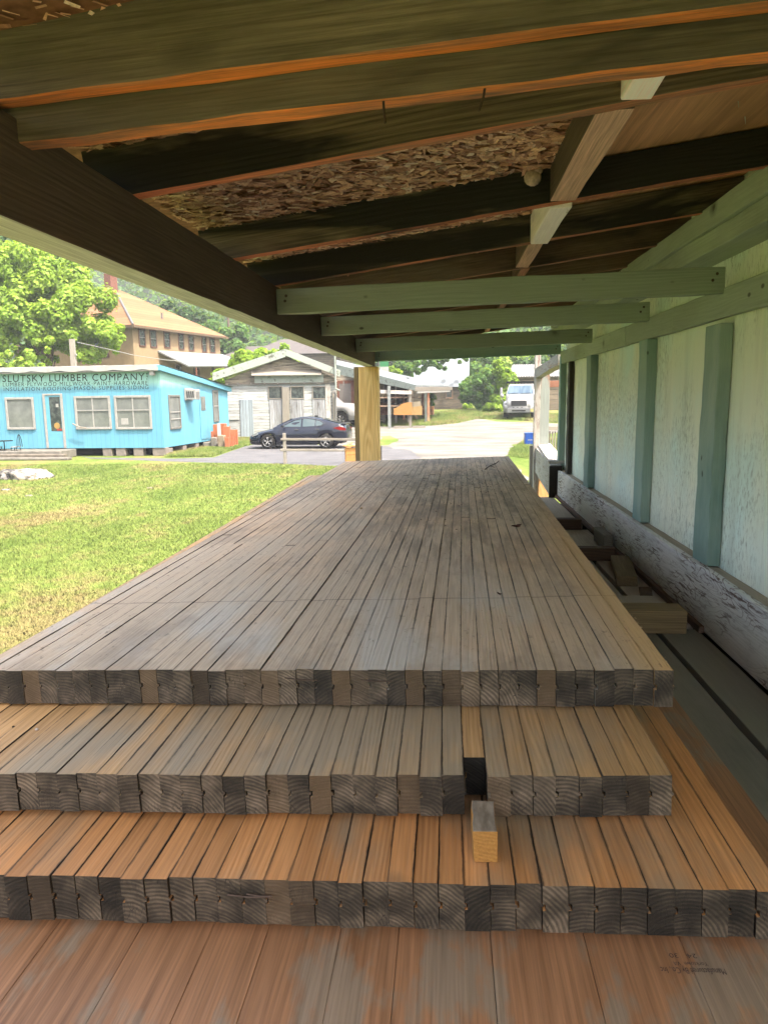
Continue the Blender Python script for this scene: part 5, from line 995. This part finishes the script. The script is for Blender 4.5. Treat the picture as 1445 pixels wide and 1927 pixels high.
# white truck facing the lens
Yt_ = 53.0; a = at_y(944, 790, Yt_); b_ = at_y(1007, 790, Yt_); TW = b_.x-a.x
tk = thing('flatbed_truck', 'white conventional cab truck facing the yard beside the green bushes', 'truck', ((a.x+b_.x)/2, Yt_, zg(Yt_)+.01), math.radians(-9)); hw = TW/2*.97
def tsec(y, w_, zb_, zt_, r=.12): return [(.0001, zb_), (w_, zb_), (w_*1.01, (zb_+zt_)/2), (w_, zt_-r), (w_-r*.9, zt_-.02), (0, zt_)]
HD = [(0, .80, .80, 1.42), (.10, .86, .62, 1.50), (.5, .84, .62, 1.60), (1.0, .82, .62, 1.70), (1.5, .84, .62, 1.80), (1.62, .86, .62, 1.82)]
hood = loft('hood', [i*.06 for i in range(28)], lambda x: (lambda v: tsec(x, v[0]*hw*.88, v[1], v[2], .14))(lerp_tab(HD, x)), M_VWH, tk); hood.rotation_euler = (0, 0, math.pi/2)
for sgn in (-1, 1):                                         # fenders with arches
    m = MB(); n = 22; xs = [i/n*1.45 for i in range(n+1)]; R = []
    for x in xs:
        zb_ = .62
        if abs(x-.82) < .56: zb_ = max(zb_, .50+math.sqrt(.56**2-(x-.82)**2)*.98)
        zt_ = lerp_tab([(0, 1.00), (.12, 1.20), (.5, 1.33), (1.0, 1.35), (1.45, 1.15)], x)[0]; zt_ = max(zt_, zb_+.05); o_ = lerp_tab([(0, .78), (.15, .96), (.5, 1.0), (1.45, 1.0)], x)[0]*hw
        R += [(sgn*hw*.55, x, zb_), (sgn*o_, x, zb_), (sgn*o_, x, zt_-.10), (sgn*(o_-.14), x, zt_), (sgn*hw*.55, x, zt_+.12)]
    m.v = R
    for i in range(n):
        for j in range(4): m.f.append([i*5+j, i*5+j+1, (i+1)*5+j+1, (i+1)*5+j])
    m.f.append([0, 1, 2, 3, 4]); m.build('fender', M_VWH, tk, smooth=True)
    m = MB().add([(sgn*hw*.60, -.005, 1.05), (sgn*hw*.90, .10, 1.05), (sgn*hw*.93, .14, 1.17), (sgn*hw*.66, .02, 1.18)], [(0, 1, 2, 3)]); m.build('headlight', plain('lamp glass', (.35, .38, .38), .2), tk)
    for y in (.82, 5.2): wheel(tk, sgn*.01, 0, .50, .28, 8, -1).matrix_local = Matrix.Translation((sgn*(hw-.17), y, .50)) @ Matrix.Rotation(math.pi/2*sgn, 4, 'Z')
    ms = MB().box(min(sgn*(hw+.15), sgn*(hw+.32)), max(sgn*(hw+.15), sgn*(hw+.32)), 1.55, 1.65, 1.75, 2.30).build('mirror', M_VWH, tk, .03); MB().path([(sgn*(hw*.9), 1.62, 2.28), (sgn*(hw+.2), 1.6, 2.28)], .02).path([(sgn*(hw*.9), 1.62, 1.78), (sgn*(hw+.2), 1.6, 1.78)], .02).build('mirror_arm', M_BLACK, tk)
MB().path([(-hw*.95, .25, 1.25), (-hw-.06, .15, 1.45), (-hw-.06, .13, 1.60)], .02).build('spot_mirror_stem', M_WTRIM, tk)
MB().lathe([(0, -.04), (.12, -.03), (.14, 0), (.10, .05), (0, .06)], (-hw-.06, .13, 1.72), 'Y', 14).build('spot_mirror', M_WTRIM, tk, smooth=True)
gr_ = MB().box(-hw*.48, hw*.48, -.03, .02, .98, 1.36).build('grille', plain('dark grille', (.07, .075, .085), .5, metal=.4), tk, .03)
m = MB(); [m.box(-hw*.44, hw*.44, -.042, -.031, 1.02+k*.055, 1.035+k*.055) for k in range(6)]; m.build('grille_bars', plain('grille bar', (.16, .17, .19), .4, metal=.6), gr_)
bmp = MB(); bmp.prism([(-hw*.97, .20, .50), (-hw*.70, -.14, .50), (hw*.70, -.14, .50), (hw*.97, .20, .50), (hw*.97, .40, .50), (-hw*.97, .40, .50)], (0, 0, .34)); bp = bmp.build('bumper', plain('silver bumper', (.50, .52, .54), .35, metal=.5), tk, .03)
MB().box(-hw*.42, hw*.42, -.155, -.141, .60, .69).build('bumper_slot', M_BLACK, bp, .01); MB().add([(hw*.72, -.135, .56), (hw*.95, .165, .56), (hw*.95, .165, .76), (hw*.72, -.135, .76)], [(0, 1, 2, 3)]).build('bumper_reflection', plain('yellow reflection', (.55, .52, .2), .3), bp)  # yellow quad paints a reflection onto one bumper corner
m = MB(); [m.box(-hw*.38+k*hw*.26, -hw*.28+k*hw*.26, -.03, .1, .86, .90) for k in range(3)]; m.build('lower_slots', M_BLACK, tk)
cab = MB(); cab.add([(-hw*.90, 1.45, 1.0), (hw*.90, 1.45, 1.0), (hw*.92, 3.0, 1.0), (-hw*.92, 3.0, 1.0), (-hw*.90, 1.50, 1.78), (hw*.90, 1.50, 1.78), (hw*.92, 3.0, 1.78), (-hw*.92, 3.0, 1.78), (-hw*.76, 2.02, 2.52), (hw*.76, 2.02, 2.52), (hw*.78, 2.95, 2.58), (-hw*.78, 2.95, 2.58)],
    [(0, 1, 5, 4), (1, 2, 6, 5), (2, 3, 7, 6), (3, 0, 4, 7), (4, 5, 9, 8), (5, 6, 10, 9), (6, 7, 11, 10), (7, 4, 8, 11), (8, 9, 10, 11), (0, 3, 2, 1)]); cab.build('cab', M_VWH, tk, .05)
g = G('windscreen', .15, .3); p = g.coord(); M_WS = g.out(g.mix(g.mr(g.noise(g.vm('MULTIPLY', p, (2, 1, .3)), 1.5, 3), .4, .6), (.03, .06, .10), (.07, .11, .15)))
ws = MB().add([(-hw*.84, 1.525, 1.84), (hw*.84, 1.525, 1.84), (hw*.72, 1.975, 2.46), (-hw*.72, 1.975, 2.46)], [(0, 1, 2, 3)]).build('windscreen', M_WS, tk)
MB().path([(-hw*.7, 1.50, 1.86), (-hw*.1, 1.53, 1.90)], .012).path([(hw*.05, 1.50, 1.86), (hw*.65, 1.53, 1.90)], .012).build('wiper', M_BLACK, ws)
for sgn in (-1, 1): MB().add([(sgn*hw*.915, 1.75, 1.84), (sgn*hw*.93, 2.8, 1.84), (sgn*hw*.80, 2.8, 2.46), (sgn*hw*.79, 2.08, 2.44)], [(0, 1, 2, 3)]).build('side_window', M_GLASSD, tk)
m = MB(); [m.box(-hw*.85+k*hw*.2, -hw*.78+k*hw*.2, 3.05, 3.1, 1.2, 2.75) for k in range(9)]; m.box(-hw*.98, hw*.98, 3.02, 3.14, 2.62, 2.78); m.build('headboard', M_BLACK, tk)
m = MB(); m.box(-hw, hw, 3.15, 8.2, 1.12, 1.26); m.build('flatbed', plain('bed deck', (.35, .33, .30), .8), tk, .01)
for y in (3.4, 4.4, 5.6, 6.8, 7.9): MB().box(-hw+.02, hw-.02, y, y+.1, .85, 1.118).build('bed_crossmember', M_BLACK, tk)
MB().box(-.45, .45, .5, 8.0, .55, .84).build('chassis', M_BLACK, tk)
# ================================================================ vegetation
def leaf_cloud(centres, n, size, flat=.5, squash=1.0, thick=.35):
    """n leaf quads spread over clumps (x, y, z, r); most sit near each clump's skin"""
    C_ = np.array(centres); wts = C_[:, 3]**2; idx = RNG.choice(len(C_), n, p=wts/wts.sum()); c = C_[idx]
    d = RNG.normal(size=(n, 3)); d /= np.linalg.norm(d, axis=1)[:, None]; rad = c[:, 3]*(1-thick*RNG.random(n)**1.6)*(1+.12*RNG.normal(size=n)); d[:, 2] *= squash
    P = c[:, :3]+d*rad[:, None]; nr = d+RNG.normal(size=(n, 3))*flat+np.array([0, 0, .45]); nr /= np.linalg.norm(nr, axis=1)[:, None]
    t = np.cross(nr, RNG.normal(size=(n, 3))); t /= np.linalg.norm(t, axis=1)[:, None]; b = np.cross(nr, t); s = size*(.6+.8*RNG.random(n))[:, None]
    V = np.stack([P-t*s*.5, P+b*s*.34-t*s*.05+nr*s*.08, P+t*s*.55, P-b*s*.34-t*s*.05+nr*s*.08], 1).reshape(-1, 3); F = np.arange(4*n).reshape(-1, 4)
    return V, F
def fast_mesh(name, V, F, mat, parent=None):
    me = bpy.data.meshes.new(name); me.vertices.add(len(V)); me.vertices.foreach_set('co', V.astype(np.float32).ravel()); me.loops.add(F.size); me.loops.foreach_set('vertex_index', F.astype(np.int32).ravel())
    me.polygons.add(len(F)); me.polygons.foreach_set('loop_start', np.arange(0, F.size, F.shape[1], dtype=np.int32)); me.update(calc_edges=True); me.validate(); me.materials.append(mat)
    o = bpy.data.objects.new(name, me); COL.objects.link(o)
    if parent: o.parent = parent
    return o
def plant(name, label, cat, base, lobes, nclump, n, size, mat, trunk=.2, group=None, cr=(.28, .5), stems=6, squash=1.0):
    """lobes: ellipsoids (dx, dy, z, rx, ry, rz) from the base; clumps fill their skins"""
    t = thing(name, label, cat, base, 0, group); cs = []; tot = sum(l[3]*l[5] for l in lobes)
    for l in lobes:
        k = max(3, int(nclump*l[3]*l[5]/tot))
        for _ in range(k):
            d = RNG.normal(size=3); d /= np.linalg.norm(d); r = RNG.uniform(.45, 1.0)**.6; q = np.array(l[:3])+d*np.array(l[3:])*r; rr = min(l[3], l[5])*RNG.uniform(*cr)
            if q[2] > rr*.4: cs.append((q[0], q[1], q[2], rr))
    V, F = leaf_cloud(cs, n, size, squash=squash); fast_mesh('crown', V, F, mat, t)
    m = MB(); top = max(l[2] for l in lobes)
    if trunk:
        m.tube((0, 0, -.2), (.1, 0, top*.5), trunk, trunk*.7, 9); m.tube((.1, 0, top*.5), (0, 0.1, top), trunk*.7, trunk*.3, 8)
        for c in random.sample(cs, min(len(cs), stems)): z0 = random.uniform(.25, .7)*min(top, c[2]); m.tube((.07, 0, z0), (c[0], c[1], c[2]), trunk*.35, trunk*.1, 6)
        m.build('trunk', M_BARK, t)
    return t
def px_lobe(base, px, py, rpx, rpy, Y, ry=None):
    p = at_y(px, py, Y); s = Y/FPX*1.01; return (p.x-base[0], Y-base[1], p.z-base[2], rpx*s, ry or rpx*s, rpy*s)
def ptree(name, label, cat, px, Y, L, nclump, n, size, mat, **k):
    p = at_y(px, 745, Y); base = (p.x, Y, zg(Y) if Y < 90 else zg(90)); return plant(name, label, cat, base, [px_lobe(base, *l[:4], Y+(l[4] if len(l) > 4 else 0)) for l in L], nclump, n, size, mat, **k)
ptree('maple_tree', 'large bright green maple behind the left half of the blue shop', 'tree', 90, 47, [(40, 540, 85, 70), (130, 575, 78, 75, 1), (60, 620, 100, 55), (170, 630, 58, 50), (-60, 560, 90, 100), (100, 500, 60, 55, 3), (20, 480, 60, 40, 3), (190, 590, 34, 50), (205, 660, 26, 22), (100, 665, 110, 22, -1), (30, 655, 60, 30, -1), (150, 600, 60, 50), (60, 590, 80, 60, -1), (215, 620, 22, 40), (120, 650, 50, 26, -2), (60, 660, 60, 22, -2)], 270, 90000, .25, M_LEAF_MAPLE, trunk=.30, cr=(.2, .38), stems=16)
ptree('dark_tree', 'darker tree showing above the maple at the far left', 'tree', 40, 66, [(30, 450, 90, 70), (110, 470, 60, 50), (-50, 470, 80, 80), (60, 540, 120, 80)], 80, 16000, .40, M_LEAF_DARK, trunk=.35, cr=(.2, .36))
ptree('light_shrub', 'pale green shrub peeping over the left end of the shop roof', 'shrub', 45, 42.0, [(20, 690, 40, 12), (62, 684, 26, 14), (-20, 690, 30, 12)], 26, 7000, .18, M_LEAF_MAPLE, trunk=.05, cr=(.4, .6))
ptree('conifer', 'dark green conifer group behind the roof of the brown house', 'tree', 345, 84, [(340, 600, 24, 44), (368, 612, 26, 36), (318, 590, 18, 40), (395, 630, 24, 30)], 50, 11000, .45, M_LEAF_DARK, trunk=.3, cr=(.3, .5))
ptree('bright_tree', 'bright mid green tree between the brown house and the distant pole', 'tree', 420, 82, [(418, 660, 22, 24), (440, 640, 26, 26), (400, 640, 26, 30)], 36, 9000, .42, M_LEAF_MID, trunk=.2, cr=(.3, .5))
ptree('sumac_shrub', 'lime green sumac thicket above the left slope of the old barn', 'shrub', 460, 49, [(436, 700, 24, 24), (470, 690, 30, 26), (500, 678, 24, 22), (528, 672, 22, 18), (415, 714, 18, 18), (545, 690, 26, 20)], 60, 13000, .30, M_LEAF_LIME, trunk=.06, cr=(.3, .5), stems=12)
ptree('yellow_shrub', 'yellow green shrub above the rack shed roof next to the red roof', 'shrub', 741, 76, [(741, 704, 13, 11), (732, 708, 8, 7), (752, 708, 9, 7)], 16, 3000, .32, M_LEAF_LIME, trunk=.08, cr=(.4, .6))
ptree('vine', 'dark vine climbing the left slope of the small barn roof', 'vine', 775, 69, [(775, 697, 16, 12), (765, 706, 12, 7), (789, 688, 17, 9), (760, 690, 14, 10)], 30, 7000, .26, M_LEAF_MID, trunk=.05, cr=(.35, .55))
ptree('hanging_branch', 'leafy branches hanging over the top of the small barn roof', 'branch', 822, 69, [(820, 682, 12, 9), (834, 686, 8, 10), (800, 678, 18, 6), (860, 676, 20, 6)], 22, 4000, .26, M_LEAF_MID, trunk=0, cr=(.35, .55))
ptree('rack_vine', 'green creeper growing at the right end of the rack shed', 'vine', 813, 58, [(813, 752, 7, 10), (806, 745, 6, 7)], 10, 1800, .2, M_LEAF_MID, trunk=.03, cr=(.4, .7))
ptree('rounded_bush', 'large rounded green bush right of the small barn', 'bush', 902, 66, [(900, 728, 30, 26), (915, 745, 28, 22), (888, 748, 18, 20), (925, 715, 24, 22), (905, 765, 30, 12)], 70, 16000, .27, M_LEAF_MID, trunk=.12, cr=(.25, .42), group='bushes beside the white truck')
ptree('low_bush', 'low pale bush at the foot of the rounded bush beside the truck', 'bush', 930, 62, [(928, 764, 16, 12), (944, 760, 12, 14), (882, 766, 9, 8)], 20, 4500, .24, M_LEAF_MAPLE, trunk=.05, cr=(.35, .55), group='bushes beside the white truck')
ptree('young_tree', 'yellow green young tree with large leaves left of the corrugated shed', 'tree', 948, 63, [(945, 708, 16, 20), (958, 730, 14, 18), (938, 740, 14, 18), (935, 694, 14, 14)], 34, 4200, .42, M_LEAF_LIME, trunk=.10, cr=(.3, .5))
for i, (px, py, r1_, r2_, Y, lb) in enumerate(((880, 690, 60, 34, 84, 'tall green tree behind the large rounded bush'), (960, 680, 50, 34, 88, 'tall green tree behind the yellow green young tree'), (1030, 700, 46, 50, 80, 'green tree seen between the frame posts right of the corrugated shed'), (800, 668, 50, 26, 92, 'green tree directly behind the small barn roof'), (1110, 700, 60, 50, 85, 'green tree beyond the end of the shed wall'), (730, 684, 30, 14, 110, 'far green tree beside the distant red roof'))):
    ptree('background_tree', lb, 'tree', px, Y, [(px, py, r1_, r2_), (px+r1_*.4, py+r2_*.8, r1_*.8, r2_), (px-r1_*.4, py+r2_*1.2, r1_*.8, r2_)], 46, 9000, .42, (M_LEAF_MID, M_LEAF_MAPLE, M_LEAF_DARK)[i % 3], trunk=.25, cr=(.25, .42), group='trees behind the yard')
# wooded hillside
def hz_(x, y):
    b_ = max(0, y-105)*.42; return zg(105)+b_*(1 if x < 40 else .6) + 6*math.sin(x*.02)*math.sin(y*.015)
bm = bmesh.new(); nx, ny = 40, 24; gv = [[bm.verts.new((-260+520*i/nx, 105+300*j/ny, hz_(-260+520*i/nx, 105+300*j/ny)-.4)) for i in range(nx+1)] for j in range(ny+1)]
for j in range(ny):
    for i in range(nx): bm.faces.new((gv[j][i], gv[j][i+1], gv[j+1][i+1], gv[j+1][i]))
me = bpy.data.meshes.new('hillside'); bm.to_mesh(me); bm.free(); me.materials.append(plain('forest floor', (.03, .06, .02), .95)); ho = bpy.data.objects.new('hillside', me); COL.objects.link(ho); tag(ho, kind='structure')
cs = []
for _ in range(1500):
    y = 105+270*random.random()**1.4; x = random.uniform(-.85, .45)*y; r = random.uniform(1.8, 4.2)*(1+y/400); z = hz_(x, y)+r*random.uniform(.5, 1.6); cs.append((x, y, z, r))
V, F = leaf_cloud(cs, 120000, 1.15, squash=1.1, thick=.3); fo = fast_mesh('forest', V, F, M_LEAF_FAR); tag(fo, 'dense green wooded hillside behind the houses', 'forest', kind='stuff')
# summer haze in the valley air
hzb = MB().box(-430, 430, -90, 440, -1.0, 190).build('haze', None)
hm = bpy.data.materials.new('haze air'); hm.use_nodes = True; ht = hm.node_tree; ht.nodes.remove(ht.nodes['Principled BSDF']); pv = ht.nodes.new('ShaderNodeVolumePrincipled')
pv.inputs['Color'].default_value = (.86, .92, 1, 1); pv.inputs['Density'].default_value = .0007; ht.links.new(pv.outputs[0], ht.nodes['Material Output'].inputs['Volume']); hzb.data.materials.append(hm)
tag(hzb, 'thin summer haze over the yard and the hills', 'haze', kind='stuff')
